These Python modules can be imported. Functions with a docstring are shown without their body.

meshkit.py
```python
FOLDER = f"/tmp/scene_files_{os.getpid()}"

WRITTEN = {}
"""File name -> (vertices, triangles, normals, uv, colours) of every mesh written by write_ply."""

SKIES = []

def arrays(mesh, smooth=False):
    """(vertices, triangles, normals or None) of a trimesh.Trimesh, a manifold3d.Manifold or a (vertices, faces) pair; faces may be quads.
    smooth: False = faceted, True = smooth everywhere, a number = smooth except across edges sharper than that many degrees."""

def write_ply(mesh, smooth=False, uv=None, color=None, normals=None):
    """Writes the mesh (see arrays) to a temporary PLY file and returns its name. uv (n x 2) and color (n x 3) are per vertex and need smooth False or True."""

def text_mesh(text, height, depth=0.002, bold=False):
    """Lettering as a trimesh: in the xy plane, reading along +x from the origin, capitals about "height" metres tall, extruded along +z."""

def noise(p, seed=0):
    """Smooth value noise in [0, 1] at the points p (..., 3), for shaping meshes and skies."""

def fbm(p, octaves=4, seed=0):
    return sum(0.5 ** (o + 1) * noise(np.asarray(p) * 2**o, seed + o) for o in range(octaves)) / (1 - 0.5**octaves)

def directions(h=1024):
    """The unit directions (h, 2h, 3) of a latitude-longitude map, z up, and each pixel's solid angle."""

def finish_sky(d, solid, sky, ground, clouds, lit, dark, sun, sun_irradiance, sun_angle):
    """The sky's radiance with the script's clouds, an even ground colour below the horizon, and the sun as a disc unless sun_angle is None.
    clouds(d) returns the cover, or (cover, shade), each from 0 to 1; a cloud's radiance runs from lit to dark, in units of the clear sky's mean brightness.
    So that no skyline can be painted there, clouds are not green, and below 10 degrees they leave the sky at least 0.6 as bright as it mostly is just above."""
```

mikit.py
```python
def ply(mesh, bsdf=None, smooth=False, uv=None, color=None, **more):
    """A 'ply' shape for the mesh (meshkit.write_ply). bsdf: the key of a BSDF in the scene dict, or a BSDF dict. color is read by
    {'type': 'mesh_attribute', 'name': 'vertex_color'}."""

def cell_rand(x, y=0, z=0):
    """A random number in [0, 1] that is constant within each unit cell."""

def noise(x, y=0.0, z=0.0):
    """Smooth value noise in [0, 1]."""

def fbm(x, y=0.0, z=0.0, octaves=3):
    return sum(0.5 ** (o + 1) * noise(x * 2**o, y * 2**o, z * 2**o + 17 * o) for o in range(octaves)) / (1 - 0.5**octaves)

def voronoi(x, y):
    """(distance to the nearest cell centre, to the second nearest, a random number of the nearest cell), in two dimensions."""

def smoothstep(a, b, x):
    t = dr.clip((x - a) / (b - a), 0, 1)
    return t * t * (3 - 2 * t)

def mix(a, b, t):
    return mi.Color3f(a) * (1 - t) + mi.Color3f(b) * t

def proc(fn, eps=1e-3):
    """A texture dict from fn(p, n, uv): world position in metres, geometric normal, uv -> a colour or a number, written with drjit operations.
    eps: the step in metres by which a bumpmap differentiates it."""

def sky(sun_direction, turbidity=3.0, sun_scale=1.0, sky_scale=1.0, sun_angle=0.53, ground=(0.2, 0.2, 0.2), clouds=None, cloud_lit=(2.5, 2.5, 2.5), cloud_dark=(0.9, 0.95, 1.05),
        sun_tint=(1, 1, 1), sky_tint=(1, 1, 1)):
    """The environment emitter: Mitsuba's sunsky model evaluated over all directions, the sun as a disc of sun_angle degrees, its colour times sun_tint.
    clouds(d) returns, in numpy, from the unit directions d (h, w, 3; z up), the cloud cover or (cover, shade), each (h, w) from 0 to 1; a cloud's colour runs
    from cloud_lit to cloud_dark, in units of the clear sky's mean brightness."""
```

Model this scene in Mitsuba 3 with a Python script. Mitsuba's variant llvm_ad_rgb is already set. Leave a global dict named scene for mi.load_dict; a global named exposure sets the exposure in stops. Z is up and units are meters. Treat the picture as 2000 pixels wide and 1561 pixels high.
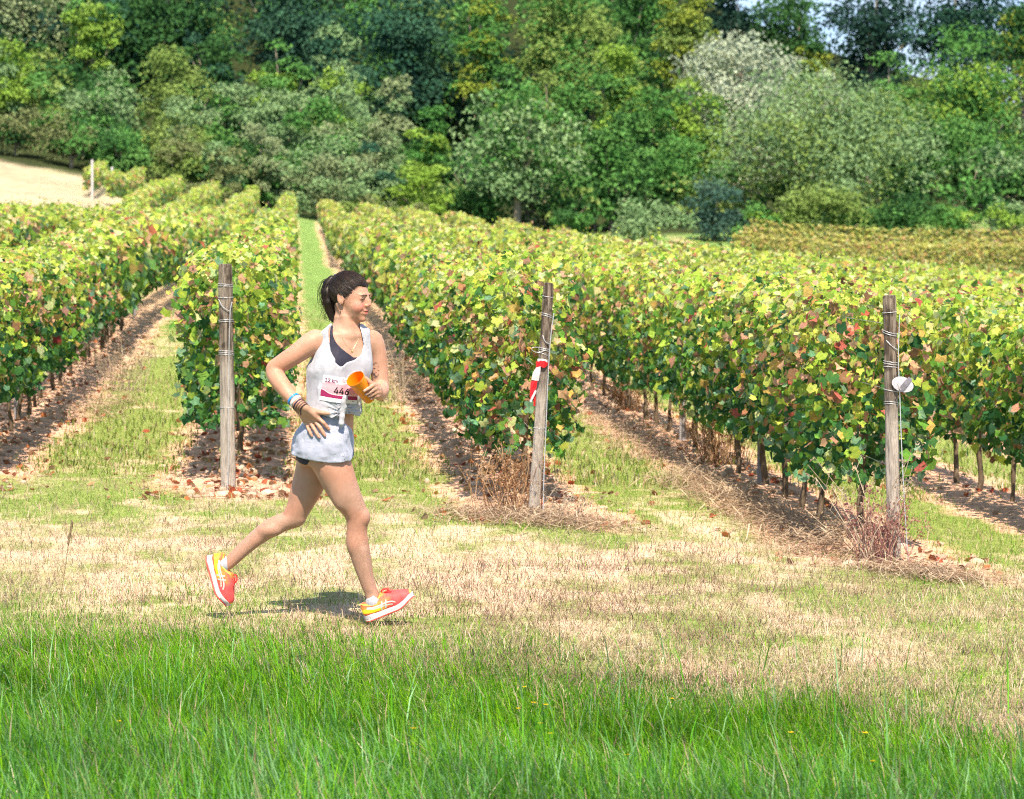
import math, random
import numpy as np
import drjit as dr
import mitsuba as mi
import trimesh
import meshkit, mikit
from scipy.interpolate import RBFInterpolator, RegularGridInterpolator
from scipy.ndimage import gaussian_filter1d

T = mi.ScalarTransform4f
scene, labels = {}, {}

# ------------------------------------------------------------------ camera, sky, exposure
F_PX, ZC, HORIZON = 6000.0, 1.81, 440.0          # focal length in pixels of the 2000 x 1561 photograph, eye height, horizon line
PITCH = math.atan((780.5 - HORIZON) / F_PX)
CF, CU = np.array([0, math.cos(PITCH), -math.sin(PITCH)]), np.array([0, math.sin(PITCH), math.cos(PITCH)])
scene['camera'] = dict(type='thinlens', fov=math.degrees(2 * math.atan(1000 / F_PX)), fov_axis='x', aperture_radius=0.0075, focus_distance=14.3,
                       near_clip=0.5, far_clip=4000.0,
                       to_world=T().look_at(origin=[0, 0, ZC], target=[0, float(CF[1]), ZC + float(CF[2])], up=[0, 0, 1]))
SUN = (0.05, -0.58, 0.82)


def cloud_fn(d):
    n = meshkit.fbm(np.stack([d[..., 0] * 3 / (d[..., 2] + .25), d[..., 1] * 3 / (d[..., 2] + .25), d[..., 2] * 2], -1), 4, 5)
    return np.clip((n - .42) * 3.2, 0, 1) * .75


scene['sky'] = mikit.sky(SUN, turbidity=3.0, clouds=cloud_fn, cloud_lit=(2.2, 2.2, 2.3), cloud_dark=(1.0, 1.0, 1.1))
exposure = 2.55

# ------------------------------------------------------------------ helpers
COUNT = {}


def name_of(base):
    n = COUNT.get(base, 0)
    COUNT[base] = n + 1
    return base if n == 0 else f'{base}_{n:03d}'


def part_of(parent, base):
    return name_of(parent + '__' + base)


def put(key, mesh, bsdf, smooth=False, uv=None, **kw):
    scene[key] = mikit.ply(mesh, bsdf, smooth=smooth, uv=uv, **kw)
    return key


def tag(key, label=None, category=None, group=None, kind=None):
    d = {}
    for k, v in (('label', label), ('category', category), ('group', group), ('kind', kind)):
        if v:
            d[k] = v
    labels[key] = d
    return key


def px(x, y, depth):
    """The point at world depth (its y) seen at a pixel of the 2000 x 1561 photograph."""
    d = CF + (x - 1000) / F_PX * np.array([1.0, 0, 0]) + (780.5 - y) / F_PX * CU
    return np.array([0, 0, ZC]) + d * (depth / d[1])


def pack(rgb):
    """A colour in two numbers, kept as the uv of vertices that all share it."""
    c = np.clip(np.asarray(rgb, float), 0, 0.999)
    return np.stack([c[..., 0], np.floor(c[..., 1] * 255) + .25 + .5 * c[..., 2]], -1)


def flat_uv(n, rgb):
    return np.tile(pack(rgb), (n, 1))


def unpack(p, n, uv):
    g = dr.floor(uv.y)
    return mi.Color3f(uv.x, g / 255.0, (uv.y - g - .25) * 2)


def unit(v):
    v = np.asarray(v, float)
    return v / (np.linalg.norm(v, axis=-1, keepdims=True) + 1e-12)


def lerp(a, b, t):
    return a + (b - a) * t


def sstep(a, b, x):
    t = np.clip((x - a) / (b - a), 0, 1)
    return t * t * (3 - 2 * t)


def n2(x, y, s=1.0, seed=0, octaves=3):
    x, y = np.broadcast_arrays(np.asarray(x, float), np.asarray(y, float))
    return meshkit.fbm(np.stack([x * s, y * s, np.zeros_like(x) + seed * 7.3], -1), octaves, seed)


def tube(points, radii, sides=8, cap=True):
    p = np.asarray(points, float)
    r = np.broadcast_to(np.asarray(radii, float), (len(p),))
    t = unit(np.gradient(p, axis=0))
    a = np.cross(t, [0.3, 0.1, 0.95])
    bad = np.linalg.norm(a, axis=1) < .2
    a[bad] = np.cross(t[bad], [1, 0, 0])
    a = unit(a)
    for i in range(1, len(a)):                      # carry the frame along
        v = a[i - 1] - t[i] * (a[i - 1] @ t[i])
        if np.linalg.norm(v) > 1e-6:
            a[i] = v / np.linalg.norm(v)
    b = np.cross(t, a)
    ang = np.arange(sides) * 2 * np.pi / sides
    v = p[:, None] + r[:, None, None] * (np.cos(ang)[None, :, None] * a[:, None] + np.sin(ang)[None, :, None] * b[:, None])
    i, j = np.meshgrid(np.arange(len(p) - 1), np.arange(sides), indexing='ij')
    q = np.stack([i * sides + j, i * sides + (j + 1) % sides, (i + 1) * sides + (j + 1) % sides, (i + 1) * sides + j], -1).reshape(-1, 4)
    f = np.vstack([q[:, [0, 1, 2]], q[:, [0, 2, 3]]])
    v = v.reshape(-1, 3)
    if cap:
        n = len(v)
        v = np.vstack([v, p[:1], p[-1:]])
        k = np.arange(sides)
        f = np.vstack([f, np.stack([np.full(sides, n), (k + 1) % sides, k], 1),
                       np.stack([np.full(sides, n + 1), (len(p) - 1) * sides + k, (len(p) - 1) * sides + (k + 1) % sides], 1)])
    return v, f


def join(meshes):
    vs, fs, at = [], [], 0
    for v, f in meshes:
        vs.append(v)
        fs.append(np.asarray(f) + at)
        at += len(v)
    return np.vstack(vs), np.vstack(fs)


def join_c(items):
    """Joins (mesh, rgb) pairs: one mesh with a packed colour."""
    m = join([i[0] for i in items])
    return m, np.vstack([flat_uv(len(i[0][0]), i[1]) for i in items])


def ring_pts(c, axis, r, tilt, rng, turns=1.0, drop=0.0, n=30):
    axis = unit(axis)
    a = unit(np.cross(axis, [.2, 1, .1]))
    b = np.cross(axis, a)
    t = np.linspace(0, 2 * np.pi * turns, int(n * turns))
    ph = rng.uniform(0, 6.28)
    return c + r * (np.cos(t)[:, None] * a + np.sin(t)[:, None] * b) + axis * (tilt * r * np.cos(t + ph) - drop * t / (2 * np.pi))[:, None]


def taubin(v, f, n):
    """A few smoothing passes that keep the volume."""
    from scipy.sparse import coo_matrix
    e = np.vstack([f[:, [0, 1]], f[:, [1, 2]], f[:, [2, 0]]])
    e = np.unique(np.sort(e, 1), axis=0)
    i, j = np.concatenate([e[:, 0], e[:, 1]]), np.concatenate([e[:, 1], e[:, 0]])
    A = coo_matrix((np.ones(len(i)), (i, j)), shape=(len(v), len(v))).tocsr()
    deg = np.maximum(np.asarray(A.sum(1)), 1)
    for _ in range(n):
        for k in (.5, -.52):
            v = v + k * (A @ v / deg - v)
    return v


def chaikin(p, n=2):
    p = np.asarray(p, float)
    for _ in range(n):
        q = np.empty((2 * len(p), p.shape[1]))
        q[0::2], q[1::2] = p, p
        a, b = p[:-1], p[1:]
        q = np.empty((2 * len(a) + 2, p.shape[1]))
        q[0], q[-1] = p[0], p[-1]
        q[1:-1:2], q[2:-1:2] = a * .75 + b * .25, a * .25 + b * .75
        p = q
    return p


# ------------------------------------------------------------------ leaf shapes
def outline_leaf(radii, angles, cup=.25, fold=.0, droop=.0):
    a = np.radians(angles)
    v = np.stack([np.cos(a) * radii, np.sin(a) * radii], 1)
    z = -cup * np.linalg.norm(v, axis=1) ** 2 + fold * np.abs(v[:, 0]) - droop * np.clip(v[:, 1], 0, 1) ** 2
    v = np.vstack([[0, -.05, .03], np.column_stack([v, z])])
    n = len(angles)
    f = np.array([[0, i + 1, (i + 1) % n + 1] for i in range(n)])
    return v, f


_la = np.array([-62, -40, -24, -4, 14, 30, 46, 60, 76, 90, 104, 120, 134, 150, 166, 184, 204, 220, 242, 270])
VINE_A = outline_leaf(np.array([.46, .60, .56, .42, .54, .60, .52, .42, .54, .63, .53, .42, .53, .60, .54, .43, .57, .60, .45, .16]), _la, .35, .42, .5)
VINE_B = outline_leaf(np.array([.48, .57, .55, .48, .55, .58, .53, .48, .55, .60, .54, .47, .54, .57, .53, .48, .55, .56, .46, .2]), _la, -.45, -.20, .3)
VINE_C = outline_leaf(np.array([.58, .44, .60, .45, .62, .45, .60, .44, .56, .2]), np.array([-42, -6, 26, 58, 90, 122, 154, 186, 222, 270]), .35, .42, .5)
VINE_D = outline_leaf(np.array([.55, .48, .57, .48, .60, .48, .56, .47, .55, .22]), np.array([-45, -10, 25, 57, 92, 124, 156, 188, 225, 268]), -.45, -.2, .3)
KITE = (np.array([[0, -.5, .02], [.46, -.05, .20], [.05, .58, -.16], [-.46, .02, .14], [0, .02, 0.0]]), np.array([[0, 1, 4], [1, 2, 4], [2, 3, 4], [3, 0, 4]]))
HEX = (np.array([[0, -.5, 0], [.45, -.1, .12], [.3, .4, .1], [0, .55, -.05], [-.35, .38, .1], [-.45, -.12, .12], [0, 0, 0.0]]),
       np.array([[0, 1, 6], [1, 2, 6], [2, 3, 6], [3, 4, 6], [4, 5, 6], [5, 0, 6]]))
_hl = outline_leaf(np.array([.60, .50, .58, .58, .50, .60]), np.array([-50, 5, 58, 122, 175, 230]), .3, .15)
HEXL = _hl
QUAD = (np.array([[0, -.55, 0], [.4, 0, .22], [0, .55, -.05], [-.4, 0, .22]]), np.array([[0, 1, 2], [0, 2, 3]]))


def frames(nrm, rng, droop=None):
    """(t, b, n) per leaf; droop: the direction that leaf tips lean to, or None for any."""
    n = unit(nrm)
    ref = unit(rng.normal(size=n.shape)) if droop is None else np.asarray(droop) + .7 * rng.normal(size=n.shape)
    b = unit(ref - n * (ref * n).sum(1, keepdims=True))
    return np.cross(b, n), b, n


def scatter(tmpl, c, fr, size):
    v, f = tmpl
    t, b, n = fr
    s = np.broadcast_to(np.asarray(size, float), (len(c),))[:, None, None]
    w = c[:, None] + s * (v[None, :, 0:1] * t[:, None] + v[None, :, 1:2] * b[:, None] + v[None, :, 2:3] * n[:, None])
    ff = f[None] + (np.arange(len(c)) * len(v))[:, None, None]
    return w.reshape(-1, 3), ff.reshape(-1, 3)


def rep_uv(rgb, m):
    return np.repeat(pack(rgb), m, axis=0)


# ------------------------------------------------------------------ materials
P = mikit.proc
packed = P(unpack)


def mottled(p, n, uv):
    """A leaf's own colour, blotched and yellowed in places."""
    c = unpack(p, n, uv)
    a = mikit.noise(p.x * 55, p.y * 55, p.z * 55)
    b = mikit.noise(p.x * 120, p.y * 120, p.z * 120)
    c = c * (.62 + .5 * a + .28 * b)
    y = mikit.smoothstep(.62, .9, mikit.noise(p.x * 38 + 9, p.y * 38, p.z * 38))
    return mikit.mix(c, c * mi.Color3f(1.3, 1.08, .9), y)


leaf_colour = P(mottled)
scene['mat_leaf'] = dict(type='principledthin', base_color=leaf_colour, roughness=.36, eta=1.48, diff_trans=.85)
scene['mat_grass'] = dict(type='principledthin', base_color=packed, roughness=.65, eta=1.25, diff_trans=.8)
scene['mat_far_leaf'] = dict(type='principledthin', base_color=packed, roughness=.6, eta=1.3, diff_trans=.5)
scene['mat_matte'] = dict(type='twosided', bsdf=dict(type='principled', base_color=packed, roughness=.85, specular=.25))
scene['mat_satin'] = dict(type='twosided', bsdf=dict(type='principled', base_color=packed, roughness=.4, specular=.5))
scene['mat_wire'] = dict(type='principled', base_color=dict(type='rgb', value=(.62, .64, .68)), roughness=.38, metallic=.6)


def wood_fn(p, n, uv):
    a = mikit.fbm(p.x * 60, p.y * 60, p.z * 5, 3)
    b = mikit.noise(p.x * 140, p.y * 140, p.z * 9)
    c = mikit.mix((.055, .043, .034), (.24, .20, .165), mikit.smoothstep(.25, .75, a))
    c = mikit.mix(c, (.08, .06, .05), mikit.smoothstep(.62, .8, b) * .7)
    c = mikit.mix(c, (.045, .035, .028), mikit.smoothstep(.66, .78, mikit.noise(p.x * 45, p.y * 45, p.z * 22)) * .8)
    c = mikit.mix(c, (.30, .265, .23), mikit.smoothstep(.64, .78, mikit.noise(p.x * 70 + 5, p.y * 70, p.z * 3)) * .6)
    low = mikit.smoothstep(1.25, .75, p.z + .35 * mikit.noise(p.x * 20, p.y * 20, p.z * 6))
    return mikit.mix(c, mikit.mix((.31, .28, .255), (.54, .50, .46), a), low * .8)


def wood_h(p, n, uv):
    return mikit.fbm(p.x * 90, p.y * 90, p.z * 9, 3) * .02 + mikit.noise(p.x * 160, p.y * 160, p.z * 14) * .004


scene['mat_wood'] = dict(type='bumpmap', arbitrary=P(wood_h), scale=1.0, bsdf=dict(type='principled', base_color=P(wood_fn), roughness=.85, specular=.2))


def bark_fn(p, n, uv):
    a = mikit.fbm(p.x * 40, p.y * 40, p.z * 12, 3)
    return mikit.mix((.06, .045, .032), (.22, .17, .125), a)


scene['mat_bark'] = dict(type='principled', base_color=P(bark_fn), roughness=.9, specular=.15)
# ------------------------------------------------------------------ the ground
ROWS = {k: x for k, x in zip(range(-9, 13), [-20.0, -18.05, -16.1, -14.15, -12.2, -10.25, -8.3, -6.35, -4.4, -2.4, -.45, 1.5, 3.36, 5.1, 7.05, 9.0, 10.95, 12.9, 14.85, 16.8, 18.75, 20.7])}
SKEW = .07                                         # the rows run towards -x by this much per metre of y
CTRL = []
for xx in (-5, -2.5, 0, .5):
    CTRL += [(xx, yy, 0) for yy in (-40, -10, 4, 9, 12, 15, 18, 21)]
CTRL += [(2, 9, 0), (2, 12, -.02), (2, 17.3, -.08), (3.4, 23.5, -.2), (5, 20, -.32), (5, 9, -.06), (8, 12, -.25), (2.1, 27, -.15), (1.5, 31, -.12), (0, 30, .0),
         (-3, 26, .05), (-8, 30, .25), (-15, 30, .7), (-15, 15, .4), (-25, 20, .8), (12, 25, -.9), (30, 20, -1.8), (-40, -10, .4), (40, -10, -.8),
         (-7.5, 45, .5), (-3, 46, .35), (0, 46, .18), (5, 46, -.30), (10, 46, -.85), (20, 46, -1.5), (-20, 50, .9),
         (-10.9, 66, .62), (-8, 66, .6), (-20, 66, .8), (-9, 85, .82), (-4.5, 85, .65), (0, 85, .25), (6, 85, -.6), (13, 85, -1.25), (25, 85, -1.5), (-22, 85, .95), (-35, 85, 1.2),
         (-17.7, 106, .9), (-14, 106, .9), (-25, 108, 1.3), (-20, 122, 1.7), (-8.5, 120, 1.2), (-3, 120, .8), (2, 120, .0), (6, 120, -.75), (13, 120, -1.25), (22, 120, -1.1), (35, 120, -.7),
         (-19, 140, 3.0), (-23, 140, 3.5), (-29, 140, 3.6), (-14, 140, 1.75), (-12, 150, 1.7), (-5, 140, 1.1), (2, 140, .5), (9, 132, -.35), (13, 130, -.8), (7.5, 150, .4), (11, 150, -.3), (14, 150, -.8), (25, 150, -.85), (35, 150, -.5),
         (-21.6, 162, 3.8), (-19.6, 162, 3.5), (-17.7, 162, 2.95), (-15.7, 162, 2.4), (-13.6, 162, 2.0), (-11.8, 162, 1.75), (-29, 166, 5.3), (-40, 160, 5.5), (-60, 120, 4.0), (-8, 165, 1.6), (5, 162, 1.1), (12, 170, 1.3), (15, 170, 1.55), (29, 172, 2.3), (40, 172, 2.6), (20, 162, -.1), (32, 162, .2),
         (-29, 178, 6.2), (-24, 178, 5.3), (-20, 178, 4.5), (-11.7, 178, 3.0), (-4.4, 178, 2.5), (0, 178, 2.0), (5.2, 178, 1.5), (8.8, 178, 1.6), (15, 178, 2.0), (29, 178, 2.9),
         (-60, 200, 13), (-30, 200, 11), (-10, 200, 7.5), (0, 200, 6), (10, 200, 4), (20, 200, 2.5), (35, 200, 3), (60, 200, 3.5),
         (-60, 260, 34), (-30, 260, 32), (0, 260, 25), (12, 260, 13), (22, 260, 5), (40, 260, 6), (70, 260, 8),
         (-80, 360, 62), (0, 360, 52), (30, 360, 9), (80, 360, 11), (-150, 600, 70), (0, 600, 60), (60, 600, 12), (150, 600, 14), (-300, 1200, 70), (0, 1200, 60), (300, 1200, 16),
         (-300, -60, 3), (300, -60, -3), (-300, 300, 50), (300, 300, 12), (0, -60, 0)]
CTRL = np.array(CTRL, float)
_rbf = RBFInterpolator(CTRL[:, :2], CTRL[:, 2], kernel='linear', smoothing=.02)


def axis(*segs):
    out = []
    for a, b, s in segs:
        out.append(np.arange(a, b - 1e-9, s))
    return np.concatenate(out + [[segs[-1][1]]])


GX = axis((-400, -60, 34), (-60, -10, 1.0), (-10, -4.5, .4), (-4.5, 5.5, .16), (5.5, 10, .4), (10, 60, 1.0), (60, 400, 34))
GY = axis((-80, 8, 4.0), (8, 30, .13), (30, 80, .6), (80, 200, 1.5), (200, 400, 8), (400, 1300, 60))
_gx, _gy = np.meshgrid(GX, GY, indexing='ij')
_cx = np.concatenate([np.arange(-400, -60, 34.0), np.arange(-60, 61, 1.5), np.arange(94, 435, 34.0)])
_cy = np.concatenate([np.arange(-80, 8, 8.0), np.arange(8, 200, 1.5), np.arange(200, 400, 8.0), np.arange(400, 1361, 60.0)])
_mx, _my = np.meshgrid(_cx, _cy, indexing='ij')
_cz = _rbf(np.column_stack([_mx.ravel(), _my.ravel()])).reshape(_mx.shape)
_cz = gaussian_filter1d(gaussian_filter1d(_cz, 1.2, axis=0), 1.2, axis=1)
_base = RegularGridInterpolator((_cx, _cy), _cz, bounds_error=False, fill_value=None)
ROWX = np.array(sorted(ROWS.values()))


def row_dist(x, y):
    """Distance across the rows to the nearest row's middle."""
    u = x + SKEW * y
    i = np.clip(np.searchsorted(ROWX, u), 1, len(ROWX) - 1)
    return np.minimum(np.abs(u - ROWX[i - 1]), np.abs(u - ROWX[i]))


START = {-4: 152.0, -3: 138.0, -1: 20, 0: 21.6, 1: 21.1, 2: 19.75, 3: 17.7, 4: 16.5}


def row_start(k):
    return START.get(k, 19.0 if k < 0 else 15.0)


def row_end(k):
    if k <= 1:
        return 166.0 - 1.1 * max(0, -k)
    return 170.0 - 6.0 * k


_hx = np.array([-30, -2.5, -1.9, .15, 2.1, 3.5, 30])
_hy = np.array([22, 21.5, 20.7, 19.4, 17.3, 16.2, 15.0])


def headland(x):
    """y of the line where the rows begin."""
    return np.interp(x, _hx, _hy)


def gz(x, y):
    x, y = np.broadcast_arrays(np.asarray(x, float), np.asarray(y, float))
    z = _base(np.stack([x.ravel(), y.ravel()], -1)).reshape(x.shape)
    near = np.clip(1 - (y - 10) / 60, 0, 1)
    inrow = np.exp(-(row_dist(x, y) / .28) ** 2) * sstep(0, .8, y - headland(x) + .4) * sstep(170, 150, y)
    z = z + .05 * inrow + (n2(x, y, 1.3, 3) - .5) * .07 * near * sstep(10, 16, y) + (n2(x, y, 5.0, 4) - .5) * .025 * near + (n2(x, y, 9.0, 6) - .5) * .07 * near * inrow
    return z


_z = gz(_gx, _gy)
_n = len(GY)
_i, _j = np.meshgrid(np.arange(len(GX) - 1), np.arange(len(GY) - 1), indexing='ij')
_q = np.stack([_i * _n + _j, (_i + 1) * _n + _j, (_i + 1) * _n + _j + 1, _i * _n + _j + 1], -1).reshape(-1, 4)
ground_mesh = (np.stack([_gx, _gy, _z], -1).reshape(-1, 3), _q)
_surf = RegularGridInterpolator((GX, GY), _z, bounds_error=False, fill_value=None)


def ground_at(x, y):
    x, y = np.broadcast_arrays(np.asarray(x, float), np.asarray(y, float))
    return _surf(np.stack([x.ravel(), y.ravel()], -1)).reshape(x.shape)


_grow = [float(v) for v in ROWX]


def ground_fn(p, n, uv):
    sm, mix, fbm, noise = mikit.smoothstep, mikit.mix, mikit.fbm, mikit.noise
    u = p.x + SKEW * p.y
    d = mi.Float(9.0)
    for r in _grow:
        d = dr.minimum(d, dr.abs(u - r))
    big = fbm(p.x * .9, p.y * .45, 3.0, 3)
    mid = fbm(p.x * 4.0, p.y * 2.5, 7.0, 3)
    fine = noise(p.x * 45, p.y * 30, 1.0)
    straw = mix((.40, .30, .21), (.52, .415, .31), fine)
    green = mix((.115, .17, .04), (.21, .26, .08), fine)
    grass = mix(green, straw, sm(.44, .66, big * .55 + mid * .45 - .10 * sm(-.5, 2.0, p.y - 18.0)))
    lush = mix(mix((.09, .14, .03), (.16, .21, .06), fine), straw, sm(.5, .75, mid) * .5)
    # where the lush verge ends, near the camera
    edge = 12.9 - p.x * .95 + 1.2 * (big - .5)
    c = mix(grass, lush, sm(.4, -1.4, p.y - edge))
    # bare soil under the rows
    head = dr.select(p.x < .15, 19.4 - p.x * .63, 19.4 - p.x * 1.05)
    start = sm(-.5, .5, p.y - dr.clip(head, 15.0, 22.0) + (mid - .5) * 1.2 + .2)
    soil = mix((.45, .265, .185), (.60, .41, .31), fbm(p.x * 14, p.y * 9, 2.0, 3))
    soil = mix(soil, (.28, .18, .12), sm(.62, .75, noise(p.x * 22, p.y * 15, 5.0)) * .6)
    strip = sm(.62, .42, d + (mid - .5) * .5) * start * sm(172.0, 160.0, p.y)
    c = mix(c, soil, strip)
    far_green = mix((.10, .19, .05), (.17, .26, .085), mid)
    c = mix(c, mix(far_green, soil, strip * .8), sm(28.0, 60.0, p.y))
    # the dry field on the left slope
    field = sm(-.6, .6, -(u + 7.7)) * sm(55.0, 70.0, p.y)
    hay = mix((.25, .215, .145), (.42, .365, .26), fbm(p.x * .5, p.y * .25, 4.0, 3) * .6 + .4 * noise(p.x * 3.0, p.y * 1.2, 2.0))
    hay = mix(hay, (.24, .27, .12), sm(.55, .8, fbm(p.x * .2, p.y * .12, 9.0, 2)) * .6)
    c = mix(c, hay, field * sm(185.0, 178.0, p.y))
    c = mix(c, (.16, .11, .09), sm(.4, .7, mid) * sm(164.0, 166.0, p.y) * sm(172.0, 170.0, p.y) * sm(22.0, 25.0, p.x))
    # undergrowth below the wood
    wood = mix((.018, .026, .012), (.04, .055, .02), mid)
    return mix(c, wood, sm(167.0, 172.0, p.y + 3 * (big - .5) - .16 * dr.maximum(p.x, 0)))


def ground_h(p, n, uv):
    return mikit.fbm(p.x * 25, p.y * 25, 1.0, 3) * .03


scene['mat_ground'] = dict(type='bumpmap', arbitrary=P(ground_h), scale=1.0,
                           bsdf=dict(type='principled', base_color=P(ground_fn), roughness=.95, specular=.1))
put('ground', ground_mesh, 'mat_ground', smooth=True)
tag('ground', 'grassy ground with bare soil strips under the vine rows', None, kind='structure')
# ------------------------------------------------------------------ grass, straw, clods, fallen leaves
GR = np.random.default_rng(5)
G_GREEN = np.array([[.10, .31, .008], [.17, .41, .012], [.06, .22, .008], [.23, .47, .02], [.20, .42, .09], [.13, .36, .012]])
G_BLUE = np.array([[.13, .36, .09], [.22, .46, .18], [.07, .26, .03], [.10, .33, .02], [.27, .50, .24], [.15, .41, .04]])
G_STRAW = np.array([[.50, .39, .27], [.59, .49, .37], [.42, .315, .21], [.64, .55, .44], [.35, .255, .17]])
G_MIX = np.array([[.22, .30, .07], [.29, .36, .10], [.17, .26, .05], [.37, .39, .15], [.13, .24, .045]])


def lush_edge(x):
    return np.interp(x, [-4, -2.5, -1.4, -.3, .5, 1.2, 2, 3, 5], [14.7, 14.45, 14.2, 13.5, 12.8, 12.3, 11.2, 10.2, 8.5])


def blades(x, y, length, lean, width, col, rng, az=None):
    """Bent tapering blades, three triangles each. lean: 0 upright to 1.5 flat."""
    n = len(x)
    a = rng.uniform(0, 2 * np.pi, n) if az is None else az
    d = np.stack([np.cos(a), np.sin(a)], 1)
    w = np.stack([-d[:, 1], d[:, 0]], 1) * (width / 2)[:, None]
    z = ground_at(x, y) - .004
    b = np.stack([x, y, z], 1)
    l1, l2 = lean * .55, lean * 1.15

    def step(l, s):
        return np.column_stack([d * (np.sin(l) * s)[:, None], np.cos(l) * s])
    m = b + step(l1, length * .55)
    t = m + step(np.minimum(l2, 1.62), length * .45)
    W = np.column_stack([w, np.zeros(n)])
    v = np.stack([b - W, b + W, m - W * .8, m + W * .8, t], 1).reshape(-1, 3)
    f = np.array([[0, 1, 3], [0, 3, 2], [2, 3, 4]])[None] + (np.arange(n) * 5)[:, None, None]
    return (v, f.reshape(-1, 3)), rep_uv(col, 5)


def pick(pal, n, rng, var=.18):
    c = pal[rng.integers(len(pal), size=n)]
    return (c * (1 + var * rng.normal(size=(n, 1))).clip(.55, 1.5)).clip(.01, .9)


def spots(n, y0, y1, rng, margin=1.0):
    """Points over the strip of ground in view, a margin wider, denser nearby."""
    u = rng.random(n)
    y = 1 / (1 / y0 + u * (1 / y1 - 1 / y0))
    half = y / 6 + margin
    return rng.uniform(-1, 1, n) * half, y


gm, gu = [], []
# lush verge
x, y = spots(150000, 8.6, 16.4, GR, .5)
e = lush_edge(x) + 1.7 * (n2(x, y, 1.0, 31) - .5) + .5 * (n2(x, y, 4.0, 34) - .5)
dens = sstep(1.1, -1.9, y - e)
k = GR.random(len(x)) < dens
x, y = x[k], y[k]
n = len(x)
tall = sstep(11.0, 9.5, y + .36 * (x + 1.0) + 1.2 * (n2(x, y, 1.6, 46) - .5))
tuft = n2(x, y, 3.5, 32)
inside = sstep(.4, -2.0, y - e[k])
L = (.045 + (.04 + .10 * tuft ** 1.5) * inside + .13 * tall * GR.random(n) ** 1.4) * GR.uniform(.6, 1.5, n)
col = pick(G_GREEN, n, GR)
bl = GR.random(n) < tall * .6
col[bl] = pick(G_BLUE, bl.sum(), GR)
dry = GR.random(n) < .07 + .42 * sstep(-2.2, .3, y - e[k])
col[dry] = pick(G_STRAW, dry.sum(), GR)
dk = .50 + .60 * n2(x, y, 1.7, 33) + .40 * n2(x, y, 4.5, 47)
col = col * dk[:, None] * .9
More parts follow.
